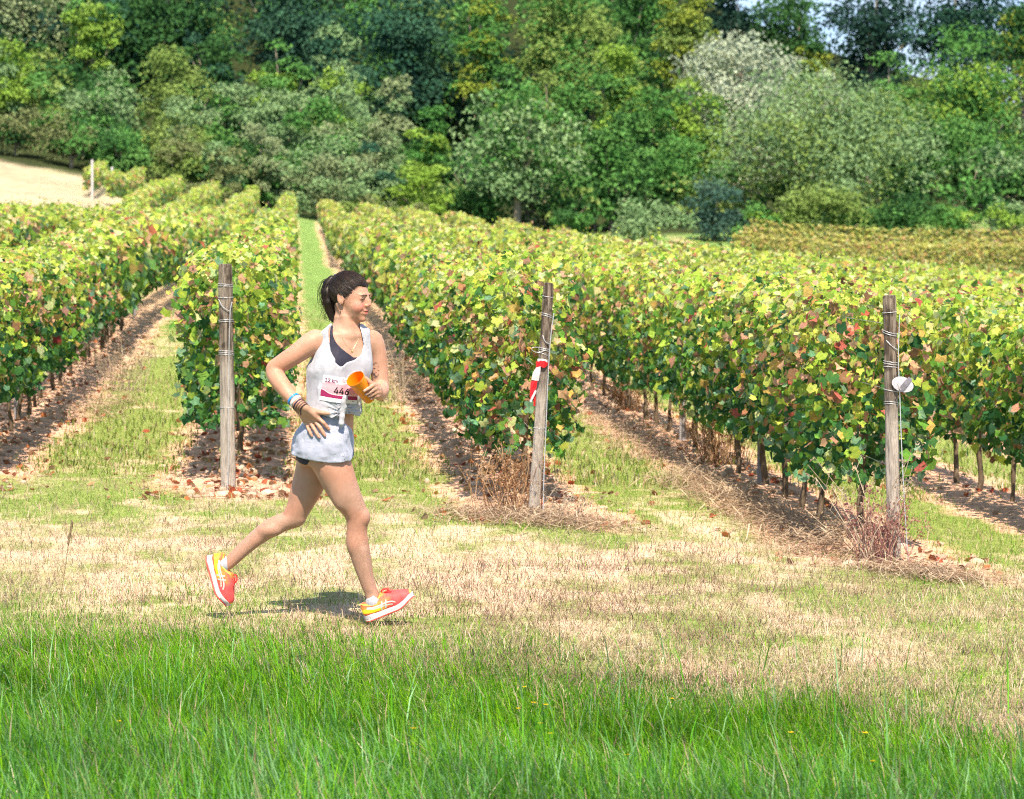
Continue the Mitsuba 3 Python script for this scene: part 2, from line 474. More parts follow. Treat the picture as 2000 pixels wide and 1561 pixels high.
m, u = blades(x, y, L, GR.uniform(.1, 1.15, n) + .8 * n2(x, y, 2.6, 44) * (1 - .5 * tall), GR.uniform(.0022, .0044, n) * (1 + .45 * tall), col, GR, az=6.28 * n2(x, y, .9, 45) + GR.normal(0, 1.1, n))
gm.append(m)
gu.append(u)
# long coarse stems bending out of it, most at the lower left
x, y = spots(9000, 8.7, 12.8, GR, .5)
k = GR.random(len(x)) < sstep(12.6, 9.4, y + .45 * (x + 1.2) + 2.0 * (n2(x, y, 1.4, 48) - .5)) * .75 + .06
x, y = x[k], y[k]
n = len(x)
m2, u2 = blades(x, y, GR.uniform(.13, .30, n), GR.uniform(.1, 1.1, n), GR.uniform(.0035, .0065, n), pick(G_BLUE, n, GR) * GR.uniform(.65, 1.1, (n, 1)), GR)
m, u = join([m, m2]), np.vstack([u, u2])
put('lush_grass', m, 'mat_grass', uv=u)
tag('lush_grass', 'long lush green grass of the verge in the foreground', 'grass', kind='stuff')
# mown dry turf
x, y = spots(165000, 9.0, 25, GR, .5)
e = lush_edge(x) + 1.7 * (n2(x, y, 1.0, 31) - .5) + .5 * (n2(x, y, 4.0, 34) - .5)
soil = sstep(.5, .3, row_dist(x, y) + (n2(x, y, 4, 35) - .5) * .35) * sstep(-.4, .3, y - headland(x))
k = (GR.random(len(x)) < sstep(-2.4, .2, y - e)) & (GR.random(len(x)) > soil * .93)
x, y = x[k], y[k]
n = len(x)
g = .52 * n2(x, y * .8, .8, 36) + .48 * n2(x, y, 3.2, 37)
alley = sstep(-.2, 1.0, y - headland(x))
green = GR.random(n) < sstep(.45, .66, g + .24 * alley) * .72 + .10
col = pick(G_STRAW, n, GR)
gsel = pick(G_MIX, n, GR)
gsel2 = pick(G_GREEN, n, GR)
gsel = np.where((GR.random(n) < .35)[:, None], gsel2, gsel)
col[green] = gsel[green]
grey = (n2(x, y, 1.2, 38) > .58)[:, None]
col = np.where(grey & ~green[:, None], col * [.66, .60, .62], col)
L = np.where(green, GR.uniform(.02, .065, n), GR.uniform(.04, .12, n)) * (.8 + .5 * n2(x, y, 2.2, 39))
lean = np.where(green, GR.uniform(.3, 1.4, n), GR.uniform(1.2, 1.58, n))
m, u = blades(x, y, L, lean, GR.uniform(.002, .004, n), col, GR)
put('dry_grass', m, 'mat_grass', uv=u)
tag('dry_grass', 'mown dry straw coloured grass of the headland between verge and vines', 'grass', kind='stuff')
# grass of the alleys between the rows
x, y = spots(45000, 22, 62, GR, 1.2)
soil = sstep(.52, .3, row_dist(x, y) + (n2(x, y, 4, 35) - .5) * .3)
k = GR.random(len(x)) > soil * .95
x, y = x[k], y[k]
n = len(x)
green = GR.random(n) < .62 + .5 * (n2(x, y, .7, 40) - .3)
col = np.where(green[:, None], pick(G_MIX, n, GR), pick(G_STRAW, n, GR))
m, u = blades(x, y, GR.uniform(.04, .10, n), GR.uniform(.3, 1.3, n), GR.uniform(.006, .012, n), col, GR)
put('alley_grass', m, 'mat_grass', uv=u)
tag('alley_grass', 'short grass in the alleys between the vine rows', 'grass', kind='stuff')


# clods of soil under the rows
def stones(n, rng):
    ico = trimesh.creation.icosphere(subdivisions=1)
    v0, f0 = np.array(ico.vertices), np.array(ico.faces)
    k = rng.choice([-1, 0, 1, 2, 3, 4], n, p=[.06, .2, .28, .22, .18, .06])
    st = np.array([row_start(i) for i in k])
    y = st - .7 + 22 * rng.random(n) ** 1.6
    x = np.array([ROWS[i] for i in k]) - SKEW * y + rng.normal(size=n) * .27
    s = .008 + .03 * rng.random(n) ** 3
    sc = s[:, None] * rng.uniform(.7, 1.4, (n, 3)) * [1, 1, .7]
    jit = 1 + .35 * (meshkit.noise(v0[None] * 1.7 + rng.uniform(0, 50, (n, 1, 3)), 2) - .5)
    v = v0[None] * jit[..., None] * sc[:, None] + np.stack([x, y, ground_at(x, y) + s * .2], 1)[:, None]
    f = f0[None] + (np.arange(n) * len(v0))[:, None, None]
    col = np.array([[.48, .36, .27], [.55, .44, .34], [.37, .27, .20], [.45, .31, .24]])[rng.integers(4, size=n)] * rng.uniform(.75, 1.15, (n, 1))
    return (v.reshape(-1, 3), f.reshape(-1, 3)), rep_uv(col, len(v0))


m, u = stones(2600, GR)
put('soil_clods', m, 'mat_matte', smooth=True, uv=u)
tag('soil_clods', 'crumbly tan soil clods under the vine rows', 'soil', kind='stuff')

# dead leaves and dry stalks lying along the rows
n = 2600
k = GR.choice([-1, 0, 1, 2, 3, 4], n, p=[.06, .24, .28, .22, .15, .05])
y = np.array([row_start(i) for i in k]) - .9 + 20 * GR.random(n) ** 1.5
x = np.array([ROWS[i] for i in k]) - SKEW * y + GR.normal(size=n) * .38
c = np.stack([x, y, ground_at(x, y) + .015], 1)
col = np.array([[.42, .12, .07], [.50, .20, .09], [.30, .12, .07], [.55, .35, .18], [.45, .30, .20], [.28, .16, .10]])[GR.integers(6, size=n)] * GR.uniform(.7, 1.2, (n, 1))
fr = frames(np.array([0, 0, 1.0]) + .5 * GR.normal(size=(n, 3)), GR)
m = scatter(HEXL, c, fr, GR.uniform(.025, .06, n))
put('fallen_leaves', m, 'mat_leaf', uv=rep_uv(col, len(HEXL[0])))
tag('fallen_leaves', 'red brown fallen vine leaves littering the soil strips', 'leaves', kind='stuff')


def straw_heap(x0, y0, x1, y1, n, w, h, rng, length=(.12, .35), cols=None):
    """Dry stalks thrown along a line on the ground."""
    t = rng.random(n)
    x, y = lerp(x0, x1, t) + rng.normal(size=n) * w, lerp(y0, y1, t) + rng.normal(size=n) * w
    z = ground_at(x, y) + h * rng.random(n) * np.exp(-(((x - lerp(x0, x1, t)) / (1.5 * w)) ** 2))
    a, tilt, L = rng.uniform(0, 6.28, n), rng.normal(size=n) * .25, rng.uniform(*length, n)
    d = np.stack([np.cos(a) * np.cos(tilt), np.sin(a) * np.cos(tilt), np.sin(tilt)], 1)
    side = unit(np.cross(d, [0, 0, 1.0])) * rng.uniform(.002, .0045, n)[:, None]
    p0 = np.stack([x, y, z], 1) - d * (L / 2)[:, None]
    p2 = np.stack([x, y, z], 1) + d * (L / 2)[:, None]
    p1 = (p0 + p2) / 2 + np.array([0, 0, 1]) * (L * .12 * rng.random(n))[:, None]
    v = np.stack([p0 - side, p0 + side, p1 - side, p1 + side, p2], 1)
    v[..., 2] = np.maximum(v[..., 2], ground_at(v[..., 0], v[..., 1]) + .003)
    f = np.array([[0, 1, 3], [0, 3, 2], [2, 3, 4]])[None] + (np.arange(n) * 5)[:, None, None]
    cols = np.array([[.42, .32, .23], [.52, .42, .31], [.32, .24, .17], [.60, .50, .38]]) if cols is None else cols
    return (v.reshape(-1, 3), f.reshape(-1, 3)), rep_uv(pick(cols, n, rng), 5)


for (a, b, n, w, h, label) in ((px(1650, 1085, 17.3), px(1330, 930, 23), 2600, .16, .12, 'matted grey brown hay lying along the foot of the disc post row'),
                               (px(1150, 1035, 18.7), px(930, 1000, 19.6), 1500, .22, .06, 'pale straw scattered in front of the tape post'),
                               (px(1880, 1110, 16.5), px(1740, 1105, 17), 700, .16, .03, 'pale straw stalks right of the disc post foot'),
                               (px(250, 700, 30), px(150, 790, 27), 500, .14, .12, 'dry straw tuft under the left vine row'),
                               (px(1300, 905, 24.5), px(1180, 830, 30), 1200, .2, .06, 'dull brown hay strip further along the disc post row')):
    m, u = straw_heap(a[0], a[1], b[0], b[1], n, w, h, GR)
    key = name_of('hay_litter')
    put(key, m, 'mat_grass', uv=u)
    tag(key, label, 'hay', kind='stuff')

# small yellow flowers of the verge
FL = [(1025, 1343), (1066, 1378), (1042, 1374), (1012, 1385), (1055, 1414), (1225, 1476), (1312, 1366), (1545, 1432), (1516, 1474), (1602, 1477), (1690, 1433), (1705, 1488), (807, 1424), (1076, 1434), (232, 1410)]
for i, (fx, fy) in enumerate(FL):
    dep = 6000 * (ZC - .1) / (fy - HORIZON)
    q = px(fx, fy, dep)
    g = float(ground_at(q[0], q[1]))
    r = .008 + .004 * GR.random()
    pet = []
    for a in np.arange(5) * 1.2566:
        d = np.array([math.cos(a), math.sin(a), .25])
        s = np.array([-math.sin(a), math.cos(a), 0])
        pet.append((np.array([q, q + d * r * .6 + s * r * .5, q + d * r * 1.2, q + d * r * .6 - s * r * .5]) + [0, -.002, .002], np.array([[0, 1, 2], [0, 2, 3]])))
    key = name_of('yellow_flower')
    tag(key, 'tiny yellow flower in the foreground grass', 'flower', 'tiny yellow flowers in the verge')
    m = join(pet)
    put(key + '__petals', m, 'mat_grass', uv=flat_uv(len(m[0]), (.85, .55, .02)))
    m = tube([[q[0], q[1], g - .01], [q[0] + .004, q[1] + .006, (g + q[2]) / 2], q], .0012, 5)
    put(key + '__stem', m, 'mat_grass', smooth=True, uv=flat_uv(len(m[0]), (.10, .22, .04)))
# ------------------------------------------------------------------ vine rows
PAL = {n: np.array(c) for n, c in dict(deep=(.045, .14, .06), dark=(.07, .20, .06), mid=(.145, .31, .06), lime=(.35, .50, .08), yellow=(.48, .57, .13),
                                       gold=(.50, .38, .12), pink=(.58, .36, .25), red=(.44, .13, .10), brown=(.32, .19, .11), pale=(.52, .61, .28), teal=(.17, .33, .20)).items()}
PNAMES = list(PAL)
PCOL = np.array([PAL[n] for n in PNAMES])


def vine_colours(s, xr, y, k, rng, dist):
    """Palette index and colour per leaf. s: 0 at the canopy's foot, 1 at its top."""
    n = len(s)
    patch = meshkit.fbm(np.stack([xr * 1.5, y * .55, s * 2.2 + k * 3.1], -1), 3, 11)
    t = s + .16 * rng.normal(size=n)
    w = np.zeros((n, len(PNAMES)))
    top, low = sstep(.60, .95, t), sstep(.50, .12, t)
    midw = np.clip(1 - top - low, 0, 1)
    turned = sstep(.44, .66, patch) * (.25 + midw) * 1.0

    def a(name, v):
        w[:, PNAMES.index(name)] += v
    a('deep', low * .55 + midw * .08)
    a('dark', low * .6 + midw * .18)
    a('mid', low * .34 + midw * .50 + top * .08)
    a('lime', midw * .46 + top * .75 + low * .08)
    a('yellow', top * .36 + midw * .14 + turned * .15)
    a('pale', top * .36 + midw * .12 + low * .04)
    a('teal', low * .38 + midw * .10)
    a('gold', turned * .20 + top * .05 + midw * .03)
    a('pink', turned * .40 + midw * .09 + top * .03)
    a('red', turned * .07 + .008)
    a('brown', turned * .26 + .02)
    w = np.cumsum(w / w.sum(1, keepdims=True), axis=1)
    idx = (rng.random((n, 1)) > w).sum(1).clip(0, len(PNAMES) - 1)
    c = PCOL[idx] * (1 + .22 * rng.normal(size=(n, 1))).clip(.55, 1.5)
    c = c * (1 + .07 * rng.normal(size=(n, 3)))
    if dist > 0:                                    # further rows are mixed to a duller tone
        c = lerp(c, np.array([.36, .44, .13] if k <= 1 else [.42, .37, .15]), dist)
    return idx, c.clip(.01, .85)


def row_x(k, y):
    return ROWS[k] - SKEW * y


def canopy(k, y0, y1, n, rng, leaf):
    y = rng.uniform(y0, y1, n)
    kk = k * 5.7
    foot = .40 + .16 * (n2(y, 0, .9, 21 + k) - .5) * 2 + .10 * (n2(y, 0, 3.1, 22 + k) - .5)
    top = 1.50 + (.22 if y0 < 35 else .11) * (n2(y, 0, .55, 23 + k) - .5) * 2 + .14 * (n2(y, 0, 2.3, 24 + k) - .5)
    if k in (1, 2, 3):                              # ragged skirts near the end posts
        foot = foot - .08 * np.exp(-((y - row_start(k)) / 2.5) ** 2)
    s = rng.beta(1.05, .95, n)
    z = foot + (top - foot) * s
    half = .335 * (1 - .25 * np.abs(s * 2 - 1) ** 3) * (.55 + .9 * n2(y, z * 1.6, 1.5, 25 + k) if y0 < 35 else .85 + .3 * n2(y, z, .8, 25 + k))
    first = abs(y0 - row_start(k)) < .01
    if first:                                       # the row's end is rounded
        half = half * np.sqrt(np.clip((y - y0) / .25 + .3, 0, 1))
    side = np.where(rng.random(n) < .5, -1.0, 1.0)
    depth = 1 - rng.beta(.8, 1.7, n) * .95           # most leaves on the outside
    onlid = s > .93
    off = side * half * np.where(onlid, rng.uniform(0, 1, n), depth)
    x = row_x(k, y) + off + .05 * rng.normal(size=n)
    nrm = np.stack([side * (.75 - .5 * sstep(.8, 1, s)), -.30 + .65 * rng.normal(size=n), .40 + .9 * sstep(.72, 1, s) + .5 * rng.normal(size=n)], 1)
    nrm[:, 0] += .5 * rng.normal(size=n)
    endw = np.exp(-((y - y0) / .25) ** 2)[:, None] * first
    nrm = nrm * (1 - endw) + endw * (np.array([0, -.7, .5]) + .8 * rng.normal(size=(n, 3)))
    c = np.stack([x, y, ground_at(row_x(k, y), y) + z], 1)
    # shoots sticking out of the top
    return c, nrm, s, off


def leaf_row(k, key, y0, y1, per_m, tmpl, size, rng, dist, shoots=True):
    n = int((y1 - y0) * per_m)
    c, nrm, s, off = canopy(k, y0, y1, n, rng, size)
    sz = size * (.55 + .9 * rng.beta(1.6, 2.2, n)) * (1.08 - .3 * sstep(.8, 1, s))
    if shoots:
        m = int((y1 - y0) * 1.6)
        for _ in range(m):
            yy = rng.uniform(y0, y1)
            up, lean = rng.uniform(.1, .3), rng.normal(size=2) * .08
            b = np.array([row_x(k, yy) + rng.uniform(-.2, .2), yy, 0])
            b[2] = ground_at(b[0], yy) + 1.45 + .2 * (n2(yy, 0, .55, 23 + k) - .5) * 2
            j = np.arange(5) / 4
            cc = b + np.stack([lean[0] * j, lean[1] * j, up * j], 1)
            c = np.vstack([c, cc + .02 * rng.normal(size=cc.shape)])
            nrm = np.vstack([nrm, rng.normal(size=(5, 3)) + [0, 0, .6]])
            s = np.concatenate([s, np.full(5, 1.0)])
            off = np.concatenate([off, np.zeros(5)])
            sz = np.concatenate([sz, size * (.75 - .45 * j)])
    if shoots and tmpl is not QUAD:                 # side shoots, hanging or reaching out
        for _ in range(int((y1 - y0) * 4)):
            yy, sd = rng.uniform(y0, y1), rng.choice([-1, 1])
            j = np.arange(6) / 5
            hz = rng.uniform(.45, 1.35)
            b = np.array([row_x(k, yy) + sd * .24, yy, float(ground_at(row_x(k, yy), yy)) + hz])
            out = rng.uniform(.08, .26)
            cc = b + np.stack([sd * out * j, rng.normal() * .12 * j - (.1 * j if yy - y0 < .6 else 0), rng.uniform(-.25, .12) * j ** 1.5], 1)
            c = np.vstack([c, cc + .02 * rng.normal(size=cc.shape)])
            nrm = np.vstack([nrm, np.array([sd * .6, -.3, .5]) + .6 * rng.normal(size=(6, 3))])
            s = np.concatenate([s, np.full(6, (hz - .45) / 1.1)])
            off = np.concatenate([off, np.full(6, sd * .4)])
            sz = np.concatenate([sz, size * (1.0 - .4 * j)])
    droop = np.tile([0, 0, -1.0], (len(c), 1))
    fr = frames(nrm, rng, droop)
    idx, col = vine_colours(s, off, c[:, 1], k, rng, dist)
    return c, fr, sz, idx, col


ROW_LABEL = {
    0: 'long vine row at left, the nearest whose foliage runs off the left picture edge',
    1: 'vine row behind the thick round end post left of the runner',
    2: 'vine row ending at the leaning post tied with red and white tape',
    3: 'vine row ending at the post with the white plastic disc',
    4: 'vine row at the right picture edge behind the disc post row, with bare trunks showing',
}


def vine_row_label(k):
    if k in ROW_LABEL:
        return ROW_LABEL[k]
    nth = ['second', 'third', 'fourth', 'fifth', 'sixth', 'seventh', 'eighth', 'ninth', 'tenth']
    if k < 0:
        return f'{nth[-k - 1]} vine row counting leftward from the grass alley left of the round end post'
    return f'{nth[k - 4]} vine row counting rightward from the post with the white disc'


LEAF_VARIANTS = {}


def leaf_variant(t, i):
    if (t, i) not in LEAF_VARIANTS:
        v, f = (VINE_A, VINE_B)[t]
        LEAF_VARIANTS[t, i] = mikit.ply((v, f), 'mat_leaf', smooth=True, uv=flat_uv(len(v), PCOL[i]))
    return LEAF_VARIANTS[t, i]


def trunk_mesh(x, y, rng, h, r, sides=7):
    z0 = float(ground_at(x, y)) - .03
    j = np.linspace(0, 1, 7)
    w = np.cumsum(rng.normal(size=(7, 2)) * .012, axis=0)
    pts = np.stack([x + w[:, 0], y + w[:, 1], z0 + j * h], 1)
    rad = r * (1.25 - .5 * j + .25 * np.exp(-((j - 1) / .15) ** 2) + .15 * rng.normal(size=7)).clip(.5, 2)
    return tube(pts, rad, sides)


def build_row(k):
    rng = np.random.default_rng(100 + k)
    key = name_of('vine_row')
    tag(key, vine_row_label(k), 'vine row', 'rows of grape vines')
    y0, y1 = row_start(k), row_end(k)
    near_end, mid_end = 35.0, 72.0
    meshes, uvs = [], []
    if -1 <= k <= 4:
        for a, b, per in ((y0, y0 + 5, 1250), (y0 + 5, near_end, 860)):
            c, fr, sz, idx, col = leaf_row(k, key, a, b, per, VINE_A, .060 if a == y0 else .072, rng, 0)
            tm = rng.random(len(c)) < .5
            if a == y0 and k >= 0:                  # the leaves that show largest: parts of their own
                t, bb, n = fr
                face = (n @ unit(np.array([0, -1, .1]))) + .4 * rng.random(len(c))
                near = (c[:, 1] - y0) < (2.2 if k else 4)
                side_ok = np.where(np.arange(len(c)) >= 0, (c[:, 0] - row_x(k, c[:, 1])) * (-1 if k > 1 else 1) > -.1, False)
                order = np.argsort(-(face + near * 2.0 + side_ok * 1.5) * sz ** .4)[:300]
                for i in order:
                    m = np.eye(4)
                    q = sz[i] * .93
                    m[:3, 0], m[:3, 1], m[:3, 2], m[:3, 3] = t[i] * q, bb[i] * q, n[i] * q, c[i]
                    scene[part_of(key, 'leaf')] = {**leaf_variant(int(tm[i]), int(idx[i])), 'to_world': T(m)}
                keep = np.ones(len(c), bool)
                keep[order] = False
                c, sz, col, tm = c[keep], sz[keep], col[keep], tm[keep]
                fr = tuple(v[keep] for v in fr)
            for sel, tmpl in ((tm, VINE_C if a == y0 else KITE), (~tm, VINE_D if a == y0 else KITE)):
                meshes.append(scatter(tmpl, c[sel], tuple(v[sel] for v in fr), sz[sel]))
                uvs.append(rep_uv(col[sel], len(tmpl[0])))
    else:
        near_end = max(y0, 22 if k < 0 else 20)
        near_end = max(y0, 30.0)
    a = near_end
    if k > 6:
        a = max(a, 40.0)
    if a < mid_end:
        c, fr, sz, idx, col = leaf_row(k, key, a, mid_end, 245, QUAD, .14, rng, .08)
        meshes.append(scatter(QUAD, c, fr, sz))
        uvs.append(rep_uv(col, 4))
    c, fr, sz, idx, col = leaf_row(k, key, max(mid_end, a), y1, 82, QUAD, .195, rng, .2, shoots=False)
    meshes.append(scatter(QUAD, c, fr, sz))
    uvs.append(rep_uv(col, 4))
    put(key + '__foliage', join(meshes), 'mat_leaf', smooth=True, uv=np.vstack(uvs))
    tag(key + '__foliage', kind='stuff')
    # trellis wires
    if 0 <= k <= 4:
        yy = np.arange(y0 - .25, 48, 2.5)
        for hgt in (.52, .95, 1.32):
            pts = np.stack([row_x(k, yy), yy, ground_at(row_x(k, yy), yy) + hgt], 1)
            put(part_of(key, 'trellis_wire'), tube(pts, .0018, 4), 'mat_wire', smooth=True)
    # trunks
    if -2 <= k <= 5:
        for j, yy in enumerate(np.arange(y0 + .7, 42 if k in (0, 2, 3) else 32, .95)):
            yy = yy + rng.uniform(-.15, .15)
            x = row_x(k, yy) + rng.uniform(-.05, .05)
            put(part_of(key, 'trunk'), trunk_mesh(x, yy, rng, .62 + .05 * rng.random(), rng.uniform(.014, .021)), 'mat_bark', smooth=True)
    return key


ROW_KEYS = {k: build_row(k) for k in (1, 2, 3, 4, 0, -1, -2, -3, -4, 5, 6, 7, 8, 9)}

# the second block of vines, beyond the dip at right, runs across the view
for i, yy in enumerate((148.5, 152.5, 156.5, 160.5)):
    rng = np.random.default_rng(300 + i)
    key = name_of('vine_row')
    tag(key, ['nearest', 'second', 'third', 'farthest'][i] + ' row of the separate brownish vine block at right, below the green bank', 'vine row', 'rows of the far vine block')
    x0, x1 = 430 / F_PX * yy + .3 * i, 48.0
    n = int((x1 - x0) * 120)
    x = rng.uniform(x0, x1, n)
    s = rng.beta(1.1, .9, n)
    top = 1.75 + .3 * (n2(x, yy, .5, 70 + i) - .5)
    side = np.where(rng.random(n) < .6, -1.0, 1.0)
    half = .34 * rng.uniform(.4, 1, n)
    y = yy + side * half - .12 * (x - x0) * .3
    c = np.stack([x, y, ground_at(x, y) + .3 + (top - .3) * s], 1)
    nrm = np.stack([.5 * rng.normal(size=n), side * .8 + .4 * rng.normal(size=n), .4 + s + .4 * rng.normal(size=n)], 1)
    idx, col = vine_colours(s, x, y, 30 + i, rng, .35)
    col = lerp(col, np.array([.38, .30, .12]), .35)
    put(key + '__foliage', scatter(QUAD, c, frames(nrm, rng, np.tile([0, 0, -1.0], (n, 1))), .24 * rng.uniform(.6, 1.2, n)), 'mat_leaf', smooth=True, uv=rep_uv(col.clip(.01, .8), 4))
    tag(key + '__foliage', kind='stuff')
# ------------------------------------------------------------------ end posts, stakes, wires, tape, disc, dry weeds
PR = np.random.default_rng(9)


def wood_post(top, foot, r, label, key=None, sides=22, knots=1.0, rng=PR, group=None):
    key = name_of('vineyard_post')
    tag(key, label, 'post', group)
    n = 46
    j = np.linspace(0, 1, n)
    spine = foot + (top - foot) * j[:, None]
    v, f = tube(spine, r, sides, cap=True)
    c = v[:n * sides].reshape(n, sides, 3)
    d = c - spine[:, None]
    ang = np.arange(sides) / sides * 2 * np.pi
    q = np.stack(np.broadcast_arrays(np.cos(ang)[None] * 2.2, np.sin(ang)[None] * 2.2, (j * 9)[:, None]), -1)
    k = 1 + .18 * knots * (meshkit.fbm(q + foot * 3, 3, 4) - .5) + .10 * (meshkit.noise(np.stack(np.broadcast_arrays(np.cos(ang)[None] * 6, np.sin(ang)[None] * 6, (j * 4)[:, None]), -1), 8) - .5)
    k = k * (1 + .06 * (1 - j))[:, None]
    k[-1] *= .9
    v[:n * sides] = (spine[:, None] + d * k[..., None]).reshape(-1, 3)
    v[-1] += [0, 0, .004]
    put(key + '__shaft', (v, f), 'mat_wood', smooth=40)
    return key


def wrap(key, top, foot, r, rows, rng):
    """Wire wound round the shaft: (fraction from the top, tilt, turns)."""
    ax = unit(top - foot)
    L = np.linalg.norm(top - foot)
    for fr, tilt, turns in rows:
        c = top - ax * L * fr
        put(part_of(key, 'wire_loop'), tube(ring_pts(c, ax, r * 1.10, tilt, rng, turns, .012), .0022, 5), 'mat_wire', smooth=True)


def wire(key, pts, r=.0025, name='anchor_wire'):
    put(part_of(key, name), tube(chaikin(pts, 2), r, 5), 'mat_wire', smooth=True)


Y1, Y2, Y3 = 20.75, 19.4, 17.3
p1t, p1f = px(440, 516, Y1), px(446, 972, Y1)
p1f[2] = ground_at(p1f[0], p1f[1]) - .05
k1 = wood_post(p1t, p1f, .047, 'thick round weathered wooden end post left of the runner, bound with wire')
wrap(k1, p1t, p1f, .047, [(.085, .05, 2), (.14, .1, 1), (.24, .12, 2), (.375, .1, 3), (.62, .12, 1)], PR)
wire(k1, [px(427, 585, Y1 - .05), px(436, 602, Y1 - .062), px(449, 608, Y1 - .055)], .0028)
wire(k1, [px(453, 590, Y1 - .05), px(449, 608, Y1 - .06), px(447, 700, Y1 - .065), px(446, 790, Y1 - .07), px(447, 890, Y1 - .10), px(443, 985, Y1 - .13)], .0032)

p2t, p2f = px(1072, 553, Y2), px(1041, 1010, Y2)
p2f[2] = ground_at(p2f[0], p2f[1]) - .05
k2 = wood_post(p2t, p2f, .033, 'thin leaning end post in the middle, tied with red and white tape', knots=1.2)
wrap(k2, p2t, p2f, .033, [(.055, .05, 1), (.13, .25, 2), (.27, .12, 2), (.29, .3, 1), (.6, .1, 1)], PR)
wire(k2, [px(1060, 655, Y2 - .03), px(1064, 668, Y2 - .045), px(1073, 672, Y2 - .04)], .0026)
wire(k2, [px(1082, 612, Y2 - .03), px(1075, 660, Y2 - .04), px(1070, 740, Y2 - .05), px(1066, 850, Y2 - .08), px(1062, 930, Y2 - .12), px(1061, 1018, Y2 - .16)], .0034)
wire(k2, [px(1055, 679, Y2 - .03), px(1040, 678, Y2 - .05), px(1037, 684, Y2 - .05), px(1050, 690, Y2 - .04), px(1066, 684, Y2 - .04)], .002, 'wire_curl')

p3t, p3f = px(1737, 577, Y3), px(1747, 1102, Y3)
p3f[2] = ground_at(p3f[0], p3f[1]) - .05
k3 = wood_post(p3t, p3f, .037, 'dark end post at right carrying a white plastic disc')
wrap(k3, p3t, p3f, .037, [(.06, .12, 1), (.13, .3, 2), (.24, .12, 2), (.26, .1, 1), (.345, .15, 1), (.39, .2, 2)], PR)
wire(k3, [px(1731, 665, Y3 - .03), px(1741, 676, Y3 - .045), px(1753, 684, Y3 - .04)], .0026)
wire(k3, [px(1757, 615, Y3 - .03), px(1754, 700, Y3 - .04), px(1757, 760, Y3 - .05), px(1761, 880, Y3 - .08), px(1768, 1010, Y3 - .12), px(1774, 1105, Y3 - .15)], .0034)

# red and white tape tied to the middle post
key = name_of('barrier_tape')
tag(key, 'red and white plastic tape knotted round the leaning post, its end hanging down', 'tape')


def ribbon(pts, widths, thick=.0012):
    """A strip of plastic through (left, right) point pairs, given a real thickness."""
    l, r = np.array([p[0] for p in pts]), np.array([p[1] for p in pts])
    n = len(l)
    v = np.vstack([l, r, l + [0, thick, 0], r + [0, thick, 0]])
    f = []
    for i in range(n - 1):
        a, b, c, d = i, i + n, i + 2 * n, i + 3 * n
        f += [[a, b, b + 1, a + 1], [d, c, c + 1, d + 1], [a, a + 1, c + 1, c], [b + 1, b, d, d + 1]]
    f += [[0, 2 * n, 3 * n, n], [n - 1, 2 * n - 1, 4 * n - 1, 3 * n - 1]]
    q = np.array(f)
    return v, np.vstack([q[:, [0, 1, 2]], q[:, [0, 2, 3]]])


RED, WHITE = (.60, .012, .02), (.58, .58, .61)
yb = Y2 - .045
band = [[px(1047, 706, yb), px(1047, 722, yb)], [px(1056, 704, yb - .012), px(1056, 716, yb - .012)], [px(1064, 705, yb - .012), px(1063, 719, yb - .012)], [px(1070, 708, yb + .004), px(1069, 714, yb + .004)]]
m = ribbon([[a, b] for a, b in band[:2]], None)
put(part_of(key, 'strip'), m, 'mat_satin', uv=flat_uv(len(m[0]), RED))
m = ribbon([[a, b] for a, b in band[1:]], None)
put(part_of(key, 'strip'), m, 'mat_satin', uv=flat_uv(len(m[0]), RED))
m = ribbon([[px(1050, 701, yb - .004), px(1050, 706, yb - .006)], [px(1060, 701, yb - .012), px(1060, 705, yb - .014)], [px(1069, 703, yb), px(1069, 708, yb)]], None)
put(part_of(key, 'strip'), m, 'mat_satin', uv=flat_uv(len(m[0]), WHITE))
tail = [((1047, 718), (1056, 716)), ((1041, 728), (1055, 730)), ((1038, 742), (1052, 744)), ((1036, 752), (1050, 735)), ((1035, 764), (1048, 757)), ((1035, 775), (1045, 765)), ((1037, 781), (1043, 776))]
for a, b, c in ((0, 3, WHITE), (2, 7, RED)):
    m = ribbon([[px(*l, yb - .02 - .004 * i + (.003 if c is RED else 0)), px(*r, yb - .012 - .006 * (i % 2) + (.003 if c is RED else 0))] for i, (l, r) in enumerate(tail[a:b])], None)
    put(part_of(key, 'strip'), m, 'mat_satin', uv=flat_uv(len(m[0]), c))
m = ribbon([[px(1045, 762, yb - .045), px(1048, 764, yb - .045)], [px(1038, 776, yb - .05), px(1041, 779, yb - .05)], [px(1034, 784, yb - .045), px(1038, 786, yb - .045)]], None)
put(part_of(key, 'strip'), m, 'mat_satin', uv=flat_uv(len(m[0]), WHITE))
m = ribbon([[px(1043, 765, yb - .03), px(1046, 765, yb - .03)], [px(1042, 782, yb - .03), px(1046, 782, yb - .03)], [px(1042, 793, yb - .025), px(1045, 794, yb - .025)]], None)
put(part_of(key, 'strip'), m, 'mat_satin', uv=flat_uv(len(m[0]), RED))

